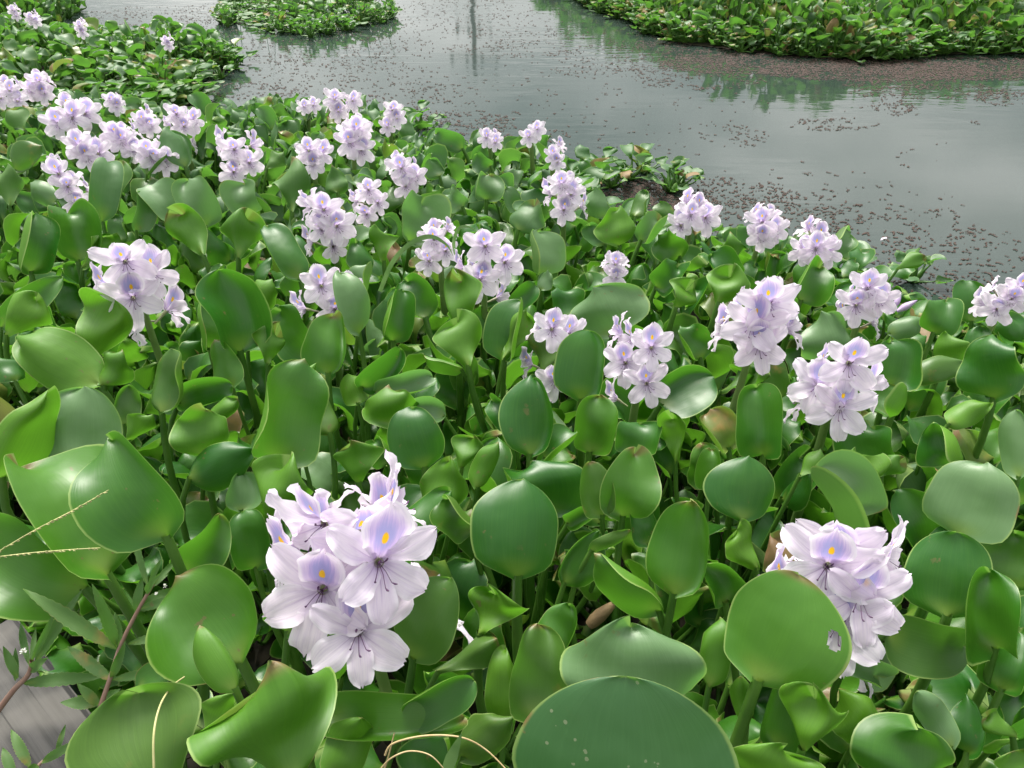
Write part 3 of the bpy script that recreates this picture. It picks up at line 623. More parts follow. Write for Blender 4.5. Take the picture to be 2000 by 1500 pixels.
 (140,255,110,225,50,'b',.0,{}), (50,255,20,215,50,'b',.0,{}), (960,325,930,300,40,'f',.0,{}), (860,345,840,310,48,'f',.0,{}), (1180,480,1150,440,50,'f',-.01,{}),
]
hand_groups = []
def nearest_plant(p, rmax, cap):
    best, bd = None, rmax
    for q in PLANTS:
        if q['n'] >= cap: continue
        d = np.linalg.norm(q['p'][:2]-p[:2])
        if d < bd: best, bd = q, d
    return best
for li, (bx_, by_, tx, ty, w, side, dz, op) in enumerate(LEAVES):
    rs = random.Random(1000+li)
    zb = zdef(by_)+dz; zb = min(zb, .62)
    B = at(bx_, by_, zb); tb = depth(B)
    mpp = tb/F; L2 = math.hypot(tx-bx_, ty-by_)*mpp
    upish = (by_-ty)/max(1, math.hypot(tx-bx_, ty-by_))
    k = op.get('k', rs.uniform(-.12, .28) if upish > .5 else rs.uniform(-.1, .1))
    Tt = atd(tx, ty, tb+k*L2)
    a = Tt-B; L = np.linalg.norm(a); c_ = (B+Tt)/2
    n0 = unit(CAM-c_); n0 = unit(n0-unit(a)*np.dot(n0, unit(a)))
    roll = op.get('roll', rs.uniform(-.6, .6)); n0 = rot_about(n0, a, roll)
    n = n0 if side == 'f' else -n0
    cup = op.get('cup', rs.choice((.7, 1.1, 1.3, 1.0, -.6, -.9)) if side == 'f' else rs.uniform(.5, 1.2))
    W = w*mpp*abs(cup)/max(.2, math.sin(min(abs(cup), 1.5)))/max(.8, math.cos(roll))
    if L < W*.55: L_ = L
    P, Fq, UVv = blade(L, W, cup=cup, bend=op.get('bend', rs.uniform(-.9, .2) if side == 'f' else rs.uniform(-.2, .7)), wave=op.get('wave', rs.uniform(.03, .075) if side == 'f' else rs.uniform(.05, .11)), prof=op.get('prof', rs.choice('rrro') if side == 'f' else rs.choice('roff')),
                      fold=op.get('fold', 0), hook=op.get('hook', 0 if w > 150 else rs.choice((0, 0, .4, -.4, .6, -.6))), skew=op.get('skew', rs.uniform(-.35, .35)), tipc=op.get('tipc', rs.uniform(-.9, .1) if side == 'f' else rs.uniform(.2, 1.1)), twist=op.get('twist', rs.uniform(-.45, .45)), nu=70 if op.get('hole') else 22, nv=50 if op.get('hole') else 16, rs=rs)
    if op.get('hole'):                                     # the oval hole the photo shows near the right margin
        ctr = UVv[Fq].mean(1); hh = ((ctr[:, 0]-.60)/.085)**2+((ctr[:, 1]-.88)/.045)**2 < 1
        Fq = Fq[~hh]
    Pw = frame(P, B, a, n)
    occupy(Pw, 2 if w > 90 else 1)
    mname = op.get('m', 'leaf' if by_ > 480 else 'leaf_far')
    if 'm' not in op and w < 100 and rs.random() < .05: mname = 'leaf_olive'
    pl = nearest_plant(B, .11, 6)
    if pl is None:
        q = B[:2] + np.array([rs.uniform(-.02, .02), rs.uniform(.0, .05)]); pl = new_plant(q[0], q[1], None, None)
    pl['n'] += 1
    o = link('leaf', make_mesh('leaf', Pw-pl['p'], Fq, M[mname], UVv), pl['o'])
    if mname in ('leaf_yellow', 'leaf_spotted'): o['label'] = 'leaf turning yellow brown' if mname == 'leaf_yellow' else 'huge dull green leaf with pale specks'
    if op.get('hole'): o['label'] = 'broad leaf with an oval hole'
    rt = min(.0055, max(.003, .055*W))
    V, Fq = petiole_mesh(pl['p']*0+np.array([rs.uniform(-.012, .012), rs.uniform(-.012, .012), -.01]), B-pl['p'], a, rt*1.7, rt*.95, 10, 8)
    link('petiole', make_mesh('petiole', V, Fq, M['petiole']), pl['o'])

# ------------------------------------------------------------------ filler plants from prototypes
def plant_proto(seed, nleaf, small=False):
    rs = random.Random(seed); parts = []
    a0 = rs.uniform(0, 6.28)
    for i in range(nleaf):
        az = a0+i*2.4+rs.uniform(-.3, .3); outd = np.array([math.cos(az), math.sin(az), 0.])
        q = i/max(1, nleaf-1)
        rr = rs.uniform(.025, .05)+.065*q; h = rs.uniform(.20, .27)-(.13*q if not small else .17*q)
        B = outd*rr+np.array([0, 0, h]); sz = rs.uniform(.8, 1.12)*(.95 if q < .6 else .78)
        a = unit(outd*rs.uniform(.15, .9)+np.array([0, 0, rs.uniform(.35, 1.)])+np.array([rs.uniform(-.25, .25), rs.uniform(-.25, .25), 0]))
        n = unit(-outd*.6+np.array([rs.uniform(-.5, .5), rs.uniform(-.6, .2), .5+rs.uniform(0, .3)]))
        P, f, uvv = blade(.098*sz, .096*sz, cup=rs.choice((.8, 1.1, 1.4, 1.2, -.7, -1.0, .5)), bend=rs.uniform(-1.3, .8), wave=rs.uniform(.04, .11), prof=rs.choice('rrroff'), hook=rs.choice((0, 0, 0, .5, -.5)),
                          skew=rs.uniform(-.5, .5), twist=rs.uniform(-.5, .5), tipc=rs.uniform(-.6, .3), nu=11, nv=8, rs=rs)
        P = frame(P, B, a, n)
        V, Fq = petiole_mesh((outd*.008), B, a, .0075 if not small else .010, .0036, 7, 6, .5 if small else 0)
        parts.append((P, f, uvv, V, Fq))
    return parts
PROTO = [plant_proto(2000+k, 6+k % 3) for k in range(12)] + [plant_proto(2100+k, 9, True) for k in range(6)]
PM = {}
def proto_mesh(k, j, which, mn):
    key = (k, j, which, mn)
    if key not in PM:
        P, f, uvv, V, Fq = PROTO[k][j]
        PM[key] = make_mesh('leaf', P, f, M[mn], uvv) if which == 0 else make_mesh('petiole', V, Fq, M['petiole'])
    return PM[key]

def inpoly(p, poly):
    x, y = p; c = False; j = len(poly)-1
    for i in range(len(poly)):
        xi, yi = poly[i]; xj, yj = poly[j]
        if (yi > y) != (yj > y) and x < (xj-xi)*(y-yi)/(yj-yi)+xi: c = not c
        j = i
    return c
def edge_dist(p, poly):
    p = np.array(p); A = np.array(poly); B = np.roll(A, -1, 0); d = B-A
    t = np.clip(((p-A)*d).sum(1)/((d*d).sum(1)+1e-9), 0, 1); return float(np.min(np.linalg.norm(A+d*t[:, None]-p, axis=1)))
def g(x, y, z=.10): return tuple(at(x, y, z)[:2])
# mats on the water (corners given where the photo shows their edge)
ZN = .14
near_poly = [g(-250, 215, ZN), g(0, 215, ZN), g(150, 190, ZN), g(310, 205, ZN), g(400, 225, ZN), g(520, 212, ZN), g(620, 205, ZN), g(800, 215, ZN), g(825, 262, ZN), g(900, 278, ZN), g(1000, 280, ZN), g(1130, 290, ZN), g(1180, 318, ZN),
             g(1150, 360, ZN), g(1175, 400, ZN), g(1290, 415, ZN), g(1400, 432, ZN), g(1480, 462, ZN), g(1560, 475, ZN), g(1660, 480, ZN), g(1720, 520, ZN), g(1740, 590, ZN), g(1830, 588, ZN), g(1920, 600, ZN), g(2000, 580, ZN), g(2300, 560, ZN),
             (1.6, .35), (1.0, .15), (.0, .18), g(330, 1560, .1), g(90, 1235, .1), g(-300, 1090, .1), (-2.2, 1.0)]
left_poly = [g(-300, 200), g(0, 200), g(160, 175), g(300, 190), g(390, 150), g(330, 120), g(430, 105), g(455, 85), g(370, 75), g(320, 68), g(240, 66), g(180, 62), g(110, 58), g(60, 42), g(-300, 30)]
left_back = [g(-300, 30), g(60, 42), g(120, 14), g(160, -4), g(60, -60), (-6.5, 9.5)]
island = [g(440, 30, .02), g(470, 48, .02), g(600, 62, .02), g(720, 48, .02), g(765, 28, .02), g(730, 10, .02), g(700, -30, .02), g(560, -40, .02), g(450, -20, .02)]
far_poly = [g(1050, -28, .01), g(1150, 2, .01), g(1205, 28, .01), g(1260, 50, .01), g(1340, 84, .01), g(1480, 100, .01), g(1620, 112, .01), g(1720, 114, .01), g(1850, 104, .01), g(2000, 102, .01), g(2250, 110, .01), (6.5, 5.8), (6.8, 8.4), (1.2, 9.6), (.4, 9.0)]
GROUPS = {'near': ('leafy water hyacinth without flowers in the near mat', 'leafy water hyacinths of the near mat'),
          'left': ('leafy water hyacinth without flowers in the far left mat', 'leafy water hyacinths of the far left mat'),
          'island': ('low leafy plant on the small floating island at top', 'leafy plants of the floating island'),
          'far': ('leafy water hyacinth on the far right bank', 'leafy water hyacinths of the far right bank')}
for q in PLANTS: q['px'] = project(np.array([[*q['p'][:2], .3]]))[1][0]
cands = []
def scatter(poly, spacing, zone, hfun, sfun, seed, protos):
    rs = random.Random(seed); xs = [p[0] for p in poly]; ys = [p[1] for p in poly]; pts = []
    n = int((max(xs)-min(xs))*(max(ys)-min(ys))/spacing**2*5)
    cell = {}
    for _ in range(n):
        x, y = rs.uniform(min(xs), max(xs)), rs.uniform(min(ys), max(ys))
        if not inpoly((x, y), poly): continue
        sp = spacing*sfun(x, y)
        # keep to what the view (or its mirror image in the water) can show, with a margin
        u_, v_, t_ = project(np.array([[x, y, .15]]))
        if u_[0] < -330 or u_[0] > 2330 or v_[0] > 2100: continue
        ck = (int(x/spacing), int(y/spacing)); ok = True
        for i in (-1, 0, 1):
            for j in (-1, 0, 1):
                for (a, b) in cell.get((ck[0]+i, ck[1]+j), ()):
                    if (a-x)**2+(b-y)**2 < (sp*.86)**2: ok = False
        if not ok: continue
        cell.setdefault(ck, []).append((x, y)); ed = edge_dist((x, y), poly)
        cands.append((x, y, zone, hfun(x, y, ed)*(rs.uniform(.68, 1.22) if zone != 'near' else 1)*(1 if zone == 'near' else 1+.18*math.sin(x*5.1+y*2.3)), sfun(x, y)*rs.uniform(.88, 1.1), (rs.randrange(12, 18) if ed < .16 and zone != 'near' else rs.randrange(*protos)), rs.uniform(0, 6.28), rs.random(), ed))
def dist(x, y): return math.hypot(x, y)
scatter(near_poly, .108, 'near', lambda x, y, e: float(np.interp(dist(x, y), [.5, 1.2, 2.5, 4], [.98, .92, .90, .85]))*float(np.interp(e, [0, .12, .35], [.50, .72, 1])), lambda x, y: float(np.interp(dist(x, y), [.6, 1.5, 3], [.96, .92, .88])), 1, (0, 12))
scatter(near_poly, .135, 'near', lambda x, y, e: float(np.interp(e, [0, .2], [.35, .55])), lambda x, y: .80, 8, (0, 18))
scatter(left_poly, .108, 'left', lambda x, y, e: .78*float(np.interp(e, [0, .12, .4], [.45, .7, 1])), lambda x, y: 1.05, 2, (0, 16))
scatter(left_back, .13, 'left', lambda x, y, e: .85, lambda x, y: .9, 3, (0, 12))
scatter(island, .16, 'island', lambda x, y, e: .42*float(np.interp(e, [0, .3], [.5, 1])), lambda x, y: .95, 4, (0, 16))
scatter(far_poly, .110, 'far', lambda x, y, e: 1.0*float(np.interp(e, [0, .10, .35], [.42, .62, .98])), lambda x, y: 1.0 if dist(x, y) < 7.4 else 1.3, 5, (0, 16))
# low small rosettes along the margins
rs = random.Random(21)
for poly, zone, n, sc in ((far_poly[:11], 'far', 190, .85), (left_poly[3:14], 'left', 90, .85), (island, 'island', 40, .6)):
    for _ in range(n):
        i = rs.randrange(len(poly)-1); f = rs.random(); a, b = poly[i], poly[i+1]
        x, y = a[0]+(b[0]-a[0])*f+rs.gauss(-.10 if zone == 'left' else 0, .05), a[1]+(b[1]-a[1])*f+rs.gauss(.10 if zone == 'far' else 0, .06)
        cands.append((x, y, zone, rs.uniform(.22, .42), sc*rs.uniform(.7, 1.05), rs.randrange(12, 18), rs.uniform(0, 6.28), rs.random(), 0.))
# the loose rosettes that float off the mat edge
for (px, py, sc) in ((1230, 330, .75), (1262, 318, .7), (1195, 345, .62), (1310, 352, .8), (1330, 345, .6), (1175, 330, .7), (1790, 525, .6), (820, 232, .7), (455, 120, .6), (430, 138, .6)):
    x, y = at(px, py, .04)[:2]; cands.append((x, y, 'near', sc*.42, sc*1.1, random.randrange(12, 16), random.uniform(0, 6), .5, 0.))

def leaf_world(c, j):
    x, y, zone, hs, sz, k, rz, rr, ed = c; P = PROTO[k][j][0]
    cz, sn = math.cos(rz), math.sin(rz); Q = P*np.array([sz, sz, hs])
    return np.stack([Q[:, 0]*cz-Q[:, 1]*sn+x, Q[:, 0]*sn+Q[:, 1]*cz+y, Q[:, 2]], -1)
# keep hand placed plants from being doubled
kept = []
for c in cands:
    u_, v_, t_ = project(np.array([[c[0], c[1], .2*c[3]]])); vis = (-60 < u_[0] < 2060) and (-40 < v_[0] < 1640)
    js = [j for j in range(len(PROTO[c[5]])) if not blocks(leaf_world(c, j), .04)]
    # do not let a filler leaf come close to the lens
    js = [j for j in js if leaf_world(c, j)[:, 2].max() < .56]
    if c[2] == 'near' and any(np.hypot(*(q['p'][:2]-np.array(c[:2]))) < .045 for q in PLANTS): continue
    if not js: continue
    kept.append((c, js, vis, (-t_[0] if vis else -100-t_[0])))
kept.sort(key=lambda e: -e[3])
nhand = len(PLANTS); budget = max(0, 300-nhand)
quota = {'far': 60, 'island': 14, 'left': 50}
quota['near'] = budget-sum(quota.values())
stuff = {'leaf': [], 'pet': []}
cnt = {k: 0 for k in quota}; NAMED = []
def mat_for(c, j):
    r = random.Random(int(c[0]*9973)+int(c[1]*7919)+j*13).random()
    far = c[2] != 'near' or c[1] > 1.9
    dead = .06 if c[2] == 'far' else (.025 if c[2] == 'left' else .012)
    if r < dead: return 'leaf_brown'
    if r < dead+.045: return 'leaf_yellow'
    if r < dead+.10: return 'leaf_pale'
    if r < dead+.15: return 'leaf_olive'
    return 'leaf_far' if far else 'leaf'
for c, js, vis, _ in kept:
    x, y, zone, hs, sz, k, rz, rr, ed = c
    if vis and cnt[zone] < quota[zone]:
        cnt[zone] += 1
        o = bpy.data.objects.new('water_hyacinth', None); COL.objects.link(o); o.location = (x, y, 0); o.rotation_euler = (0, 0, rz); o.scale = (sz, sz, hs); o.empty_display_size = .05
        tag(o, GROUPS[zone][0], 'water hyacinth', GROUPS[zone][1]); NAMED.append((o, zone))
        for j in js:
            link('leaf', proto_mesh(k, j, 0, mat_for(c, j)), o); link('petiole', proto_mesh(k, j, 1, ''), o)
    else:
        cz, sn = math.cos(rz), math.sin(rz)
        for j in js:
            P, f, uvv, V, Fq = PROTO[k][j]; stuff['leaf'].append((leaf_world(c, j), f, uvv, {'leaf': 0, 'leaf_far': 1, 'leaf_pale': 2, 'leaf_olive': 3, 'leaf_brown': 4, 'leaf_yellow': 5}[mat_for(c, j)], zone))
            Q = V*np.array([sz, sz, hs]); stuff['pet'].append((np.stack([Q[:, 0]*cz-Q[:, 1]*sn+x, Q[:, 0]*sn+Q[:, 1]*cz+y, Q[:, 2]], -1), Fq, None, 6, zone))
for zone in ('near', 'left', 'far', 'island'):
    ps = [p[:4] for p in stuff['leaf']+stuff['pet'] if p[4] == zone]
    if not ps: continue
    V, Fq, UVv, I = merge(ps)
    me = make_mesh('hyacinth_foliage', V, Fq, [M['leaf'], M['leaf_far'], M['leaf_pale'], M['leaf_olive'], M['leaf_brown'], M['leaf_yellow'], M['petiole']], UVv, I)
    tag(link('hyacinth_foliage', me), {'near': 'dense mass of hyacinth foliage filling the near mat', 'left': 'mass of small hyacinth foliage in the far left mat', 'far': 'mass of hyacinth foliage covering the far right bank', 'island': 'mass of foliage on the small floating island'}[zone], 'foliage', None, 'stuff')
# every leafy plant is told by where it stands among the blooming ones
SHORT = ['the nearest big front spike', 'the spike behind the holed leaf', 'the thick stalked spike', 'the leaning spike', 'the spike right of the spoon leaf', 'the covered middle spike', 'the spike with wilted petals',
  'the deeper lilac spike', 'the larger touching spike', 'the smaller touching spike', 'the small lone head', 'the spike with lilac buds', 'the spike cut at right', 'the shoreline spike on a leaning stalk', 'the second shoreline spike',
  'the first shoreline spike', 'the tall slim spike', 'the spike above the slim one', 'the right open water spike', 'the left open water spike', 'the spike above the tall pair', 'the spike by the yellow shoot', 'the three tiered spike',
  'the broad low spike', 'the small edge row spike', 'the densest edge row spike', 'the right spike of the tall pair', 'the left spike of the tall pair', 'the lone tall upper left spike', 'the tall loose spike', 'the small upper left head',
  'the spike beside that head', 'the spike behind the rolled leaf', 'the upper stacked spike', 'the lower stacked spike', 'the single peeping flower', 'the wide low spike', 'the compact spike', 'the full upper left spike', 'the spike cut at left',
  'the inlet spike', 'the tongue spike', 'the upper far corner spike', 'the lower far corner spike']
anch = [(sp[0], (sp[1]+sp[2])/2, depth(at(sp[0], (sp[1]+sp[2])/2, sp[4]))) for sp in SPIKES]
ORD = ['closest', 'second', 'third', 'fourth', 'fifth', 'sixth', 'seventh', 'eighth', 'ninth', 'tenth', 'eleventh', 'twelfth', 'thirteenth', 'fourteenth', 'fifteenth', 'sixteenth', 'seventeenth', 'eighteenth', 'nineteenth', 'twentieth', 'twenty-first', 'twenty-second', 'twenty-third', 'twenty-fourth', 'twenty-fifth', 'twenty-sixth', 'twenty-seventh', 'twenty-eighth']
todo = [(q['o'], 'near') for q in PLANTS if not q.get('bloom')] + [(o, z) for o, z in NAMED if z in ('near', 'left')]
book = {}
for o, z in todo:
    x, y, t = project(np.array([[o.location.x, o.location.y, .30]])); x, y = x[0], y[0]
    best = min(range(len(anch)), key=lambda i: math.hypot(anch[i][0]-x, (anch[i][1]-y)*1.3)*anch[i][2])
    dx, dy = x-anch[best][0], y-anch[best][1]
    rel = ('to the right of' if dx > 0 else 'to the left of') if abs(dx) > abs(dy)*1.1 else ('in front of' if dy > 0 else 'behind')
    book.setdefault((best, rel), []).append((math.hypot(dx, dy), o, z))
for (b, rel), l in book.items():
    l.sort(key=lambda e: e[0])
    for i, (_, o, z) in enumerate(l):
        o['label'] = f"{ORD[min(i, 27)]} leafy plant {rel} {SHORT[b]}"; o['group'] = GROUPS[z][1]
print('plants', nhand, cnt, 'kept', len(kept), 'stuff leaves', len(stuff['leaf']))

# ------------------------------------------------------------------ dark root and litter layer the plants float in, added to darken the gaps
M['litter'] = simple('root_litter', (.008, .010, .006), (.040, .030, .018), 35., .8, .25, .6, 60.)
def litter(poly, lab, seed, n):
    rr_ = np.random.default_rng(seed); A = np.array(poly); c = A.mean(0)
    me = bpy.data.meshes.new('root_litter'); P3 = [(x, y, .004) for x, y in A]
    me.from_pydata(P3, [], [list(range(len(P3)))]); me.materials.append(M['litter'])
    bmv, bmf = [], []
    lo, hi = A.min(0), A.max(0); k = len(P3)
    verts, faces = list(P3), [list(range(len(P3)))]
    while n > 0:
        x, y = rr_.uniform(lo, hi); n -= 1
        if y > 3.5 or not inpoly((x, y), poly): continue
        a, l, w = rr_.uniform(0, 6.28), rr_.uniform(.012, .07), rr_.uniform(.0015, .006); z = rr_.uniform(.006, .03); dx, dy = math.cos(a), math.sin(a)
        k = len(verts); verts += [(x-dy*w, y+dx*w, z), (x+dy*w, y-dx*w, z), (x+dx*l, y+dy*l, z+rr_.uniform(-.005, .02)), (x+dx*l*.5, y+dy*l*.5, z+w*1.5)]
        faces += [[k, k+1, k+3], [k+1, k+2, k+3], [k+2, k, k+3]]
    me.clear_geometry(); me.from_pydata(verts, [], faces)
    tag(link('root_litter', me), lab, 'litter', None, 'stuff')
litter(near_poly, 'dark roots and litter floating under the near mat', 1, 9000)
litter(left_poly, 'dark roots and litter floating under the far left mat', 2, 10)
litter(far_poly, 'dark roots and litter floating under the far right bank', 3, 10)
# thin upright stems that stick out of the island
rs = random.Random(9); ps = []
for q in range(110):
    x, y = at(rs.uniform(450, 760), rs.uniform(-25, 45), .02)[:2]
    if not inpoly((x, y), island): continue
    h = rs.uniform(.12, .34); lx, ly = rs.uniform(-.12, .12), rs.uniform(-.1, .1)
    ps.append(tube(bezier((x, y, 0), (x+lx*.1, y, h*.5), (x+lx*.5, y+ly*.5, h), (x+lx, y+ly, h*rs.uniform(.75, 1.)), 6), np.linspace(.0026, .001, 6), 4))
V, Fq, _, _ = merge(ps); tag(link('reeds', make_mesh('reeds', V, Fq, M['grass'])), 'thin pale grass stems sticking out of the small floating island', 'grass', None, 'stuff')

# ------------------------------------------------------------------ water fern bits on the open water
BITS = [ # photo ellipse x, y, rx, ry, count, size
 (900,240,95,22,420,1.), (1010,265,90,16,120,1.), (1230,385,110,26,700,1.), (1390,385,150,34,520,1.), (1480,425,200,45,560,1.), (1700,450,190,45,240,1.), (1860,500,160,50,260,1.), (1780,560,140,30,160,1.), (1600,400,250,60,120,1.),
 (1440,268,60,20,70,1.), (1630,243,75,11,130,1.), (1740,210,42,15,150,1.), (1600,310,250,60,40,1.), (1330,270,120,30,40,1.), (1905,240,12,4,9,1.), (1500,180,350,60,60,1.),
 (1000,95,110,16,260,1.), (1120,60,200,22,120,1.), (1260,110,160,26,560,1.), (1180,140,110,12,140,1.), (1370,150,120,22,420,1.), (1340,100,90,25,420,1.), (1060,70,90,12,60,1.), (960,55,160,16,160,1.),
 (620,95,160,30,520,1.), (560,140,150,32,420,1.), (720,160,140,36,260,1.), (760,100,80,40,120,1.), (480,185,110,20,260,1.), (820,190,120,26,180,1.), (880,20,200,18,320,1.), (1000,130,300,60,120,1.), (830,60,60,50,100,1.),
 (330,35,150,22,700,1.), (420,50,60,40,300,1.), (340,185,50,14,220,1.), (960,190,200,40,80,1.), (1120,250,150,40,60,1.), (1150,200,300,60,60,1.), (1840,180,160,12,420,1.), (1960,190,60,14,160,1.), (1780,165,120,8,300,1.),(700,40,260,50,260,1.),
 (1480,125,170,18,1500,1.1), (1700,138,190,18,2200,1.1), (1900,135,190,20,2200,1.1), (2100,140,120,24,600,1.1), (1400,112,60,14,420,1.), (1290,80,50,18,260,1.), (1250,360,80,14,260,1.), (1330,395,60,12,200,1.),
]
br = np.random.default_rng(3); base_pts, base_f = [], []
pos = []
for (x, y, rx, ry, n, s) in BITS:
    a = br.uniform(0, 2*math.pi, n); rr = np.sqrt(br.uniform(0, 1, n))*1.15
    gx, gy = x+rx*rr*np.cos(a), y+ry*rr*np.sin(a)
    cl = np.sin(gx*.045+y)+np.sin(gy*.21+gx*.02+x)+br.normal(0, .8, n)
    for q in range(n):
        if cl[q] < -.9 and n < 1000: continue
        if gy[q] < -60: continue
        pos.append((*at(gx[q], gy[q], 0)[:2], s))
ns = 6; th0 = np.linspace(0, 2*math.pi, ns, endpoint=False); Vs, Fs = [], []; k0 = 0
for (x, y, s) in pos:
    m_ = br.integers(1, 7); hd = br.uniform(0, 6.28)
    for q in range(m_):
        r = br.uniform(.0012, .0022+.0034*br.random())*s; x += math.cos(hd)*r*1.5; y += math.sin(hd)*r*1.5; hd += br.uniform(-1.1, 1.1)
        rad = r*br.uniform(.6, 1.3, ns)
        ring = np.stack([x+rad*np.cos(th0), y+rad*np.sin(th0), np.full(ns, .0015)], -1)
        Vs.append(ring); Vs.append(np.array([[x+br.uniform(-.3, .3)*r, y+br.uniform(-.3, .3)*r, .002+r*br.uniform(.3, .8)]]))
        Fs.append(np.stack([k0+np.arange(ns), k0+(np.arange(ns)+1) % ns, np.full(ns, k0+ns)], -1)); k0 += ns+1
me = make_mesh('water_fern', np.concatenate(Vs), np.concatenate(Fs), M['azolla'])
tag(link('water_fern', me), 'scattered reddish brown floating water fern on the open water', 'water fern', None, 'stuff')

# ------------------------------------------------------------------ wooden deck in the lower left corner
ZD = .17
e1, e2 = at(40, 1215, ZD), at(262, 1500, ZD); dd = unit(e2-e1); nn = np.array([dd[1], -dd[0], 0.])
if np.dot(nn, at(20, 1450, ZD)-e1) < 0: nn = -nn
deck = bpy.data.objects.new('wooden_deck', None); COL.objects.link(deck); deck.location = e1; deck.rotation_euler = (0, 0, math.atan2(dd[1], dd[0]))
tag(deck, 'weathered grey wooden deck boards in the lower left corner', 'deck')
sgn = 1 if np.dot(np.array([-dd[1], dd[0], 0]), nn) > 0 else -1
def box(x0, x1, y0, y1, z0, z1, bev=.003):
    v = []
    for z, i in ((z0, 0), (z1-bev, 0), (z1, bev)):
        for (x, y) in ((x0+i, y0+i), (x1-i, y0+i), (x1-i, y1-i), (x0+i, y1-i)): v.append((x, y, z))
    f = [(3, 2, 1, 0), (8, 9, 10, 11)]
    for l in (0, 4):
        for i in range(4): j = (i+1) % 4; f.append((l+i, l+j, l+4+j, l+4+i))
    return np.array(v), np.array(f)
for i in range(5):
    y0 = i*.146; y1 = y0+.14
    a_, b_ = (y0, y1) if sgn > 0 else (-y1, -y0)
    V, Fq = box(-.02-.03*i, 2.4, a_, b_, -.028, .0+.001*(i % 2)); me = make_mesh('plank', V, Fq, M['wood'])
    me.polygons.foreach_set('use_smooth', np.zeros(len(Fq), bool)); link('plank', me, deck)
for xx in (.25, 1.3):
    a_, b_ = (.01, .72) if sgn > 0 else (-.72, -.01)
    V, Fq = box(xx, xx+.07, a_, b_, -.12, -.030); me = make_mesh('joist', V, Fq, M['wood']); me.polygons.foreach_set('use_smooth', np.zeros(len(Fq), bool)); link('joist', me, deck)
for xx in (.285, 1.335):
    for yy in (.06, .6):
        V, Fq = tube([(xx, yy*sgn, -.6), (xx, yy*sgn, -.121)], .04, 10); link('post', make_mesh('post', V, Fq, M['wood']), deck)

# ------------------------------------------------------------------ weeds, grasses, straw in front
def lance(Pb, Pt, W, rs, n_up=None, serr=.17, nu=26, nv=4, sag=.1):
    a = Pt-Pb; L = np.linalg.norm(a); u = np.linspace(0, 1, nu+1)
    w = np.maximum(.07, np.sin(math.pi*u**.85)**.8)*(1+serr*np.where(np.arange(nu+1) % 2, 1, -1)*.5); w[-1] = .03
    v = np.linspace(-1, 1, nv+1); U, Vv = np.meshgrid(u, v, indexing='ij')
    X = (w*W/2)[:, None]*Vv; Z = .28*np.abs(X) + sag*L*np.sin(math.pi*U)*rs.uniform(.3, 1)+W*.10*np.sin(U*9+rs.uniform(0, 6))*Vv
    P = np.stack([X, U*L, Z], -1).reshape(-1, 3)
    n = n_up if n_up is not None else unit(CAM-(Pb+Pt)/2)+np.array([rs.uniform(-.3, .3), 0, .3])
    return frame(P, Pb, a, n), grid_faces(nu, nv), np.stack([U, (Vv+1)/2], -1).reshape(-1, 2)
def weed(label, stem, leaves, z0, z1, rad, heads=(), seed=1):
    rs = random.Random(seed)
    ys = [p[1] for p in stem]; zf = lambda y: float(np.interp(y, sorted([min(ys), max(ys)]), [z1, z0]))
    pts = [at(x, y, zf(y)) for x, y in stem]; org = pts[0].copy()
    root = bpy.data.objects.new('weed', None); COL.objects.link(root); root.location = org; tag(root, label, 'weed')
    V, Fq = tube(curve_pts(pts, 20)-org, np.linspace(rad, rad*.6, 20), 8); link('stem', make_mesh('stem', V, Fq, M['weed_stem']), root)
    for (bx_, by_, tx, ty, w) in leaves:
        B = at(bx_, by_, zf(by_)); t = depth(B); T = atd(tx, ty, t+rs.uniform(-.03, .03))
        P, f, uvv = lance(B, T, w*.85*t/F, rs); occupy(P, 1); link('leaf', make_mesh('leaf', P-org, f, M['leaf_weed'], uvv), root)
    for (hx, hy, hr) in heads:
        c = at(hx, hy, zf(hy)+.004); ps = []
        r = hr*depth(c)/F
        for q in range(14):
            az = q*.449*5; el = rs.uniform(.1, 1.3); d = np.array([math.cos(az)*math.cos(el), math.sin(az)*math.cos(el), math.sin(el)])
            V, Fq = tube([c-org, c-org+d*r*.7, c-org+d*r], [r*.1, r*.22, r*.12], 4); ps.append((V, Fq))
        V, Fq, _, _ = merge(ps); link('flower_head', make_mesh('flower_head', V, Fq, M['white']), root)
    return root
weed('leafy weed with reddish stem and toothed leaves leaning over the deck', [(140, 1520), (190, 1395), (215, 1325), (235, 1262), (268, 1195), (300, 1140)],
     [(228,1268,45,1150,34), (228,1265,180,1140,26), (218,1330,132,1262,28), (219,1328,337,1308,20), (250,1258,368,1234,22), (217,1326,245,1252,20), (268,1192,352,1148,34), (266,1195,278,1128,22), (290,1150,256,1022,15),
      (300,1142,352,1084,13), (272,1190,385,1160,22), (292,1148,318,1088,14), (285,1160,312,1120,16), (232,1262,225,1195,24), (196,1375,118,1372,28), (195,1380,150,1335,22), (200,1368,235,1345,16), (290,1150,330,1120,12)], .24, .42, .0028, [(322,1145,5), (305,1160,4)], 4)
weed('small weed with a tiny white flower head at the left edge', [(-20, 1410), (25, 1350), (55, 1318), (62, 1290)],
     [(45,1335,205,1322,30), (66,1300,162,1150,26), (58,1300,40,1215,16), (35,1325,6,1262,20), (60,1310,92,1285,24), (62,1300,70,1225,12), (30,1330,30,1265,14), (62,1290,110,1190,14)], .24, .34, .0034, [(47,1273,8)], 5)
weed('broken sprig of weed lying along the bottom left deck boards', [(60, 1530), (75, 1495), (110, 1470), (140, 1450)],
     [(60,1500,22,1425,24), (75,1495,45,1510,16), (80,1490,170,1440,20), (110,1470,128,1415,12), (120,1462,190,1452,20), (30,1520,5,1460,22)], .19, .20, .002, (), 6)
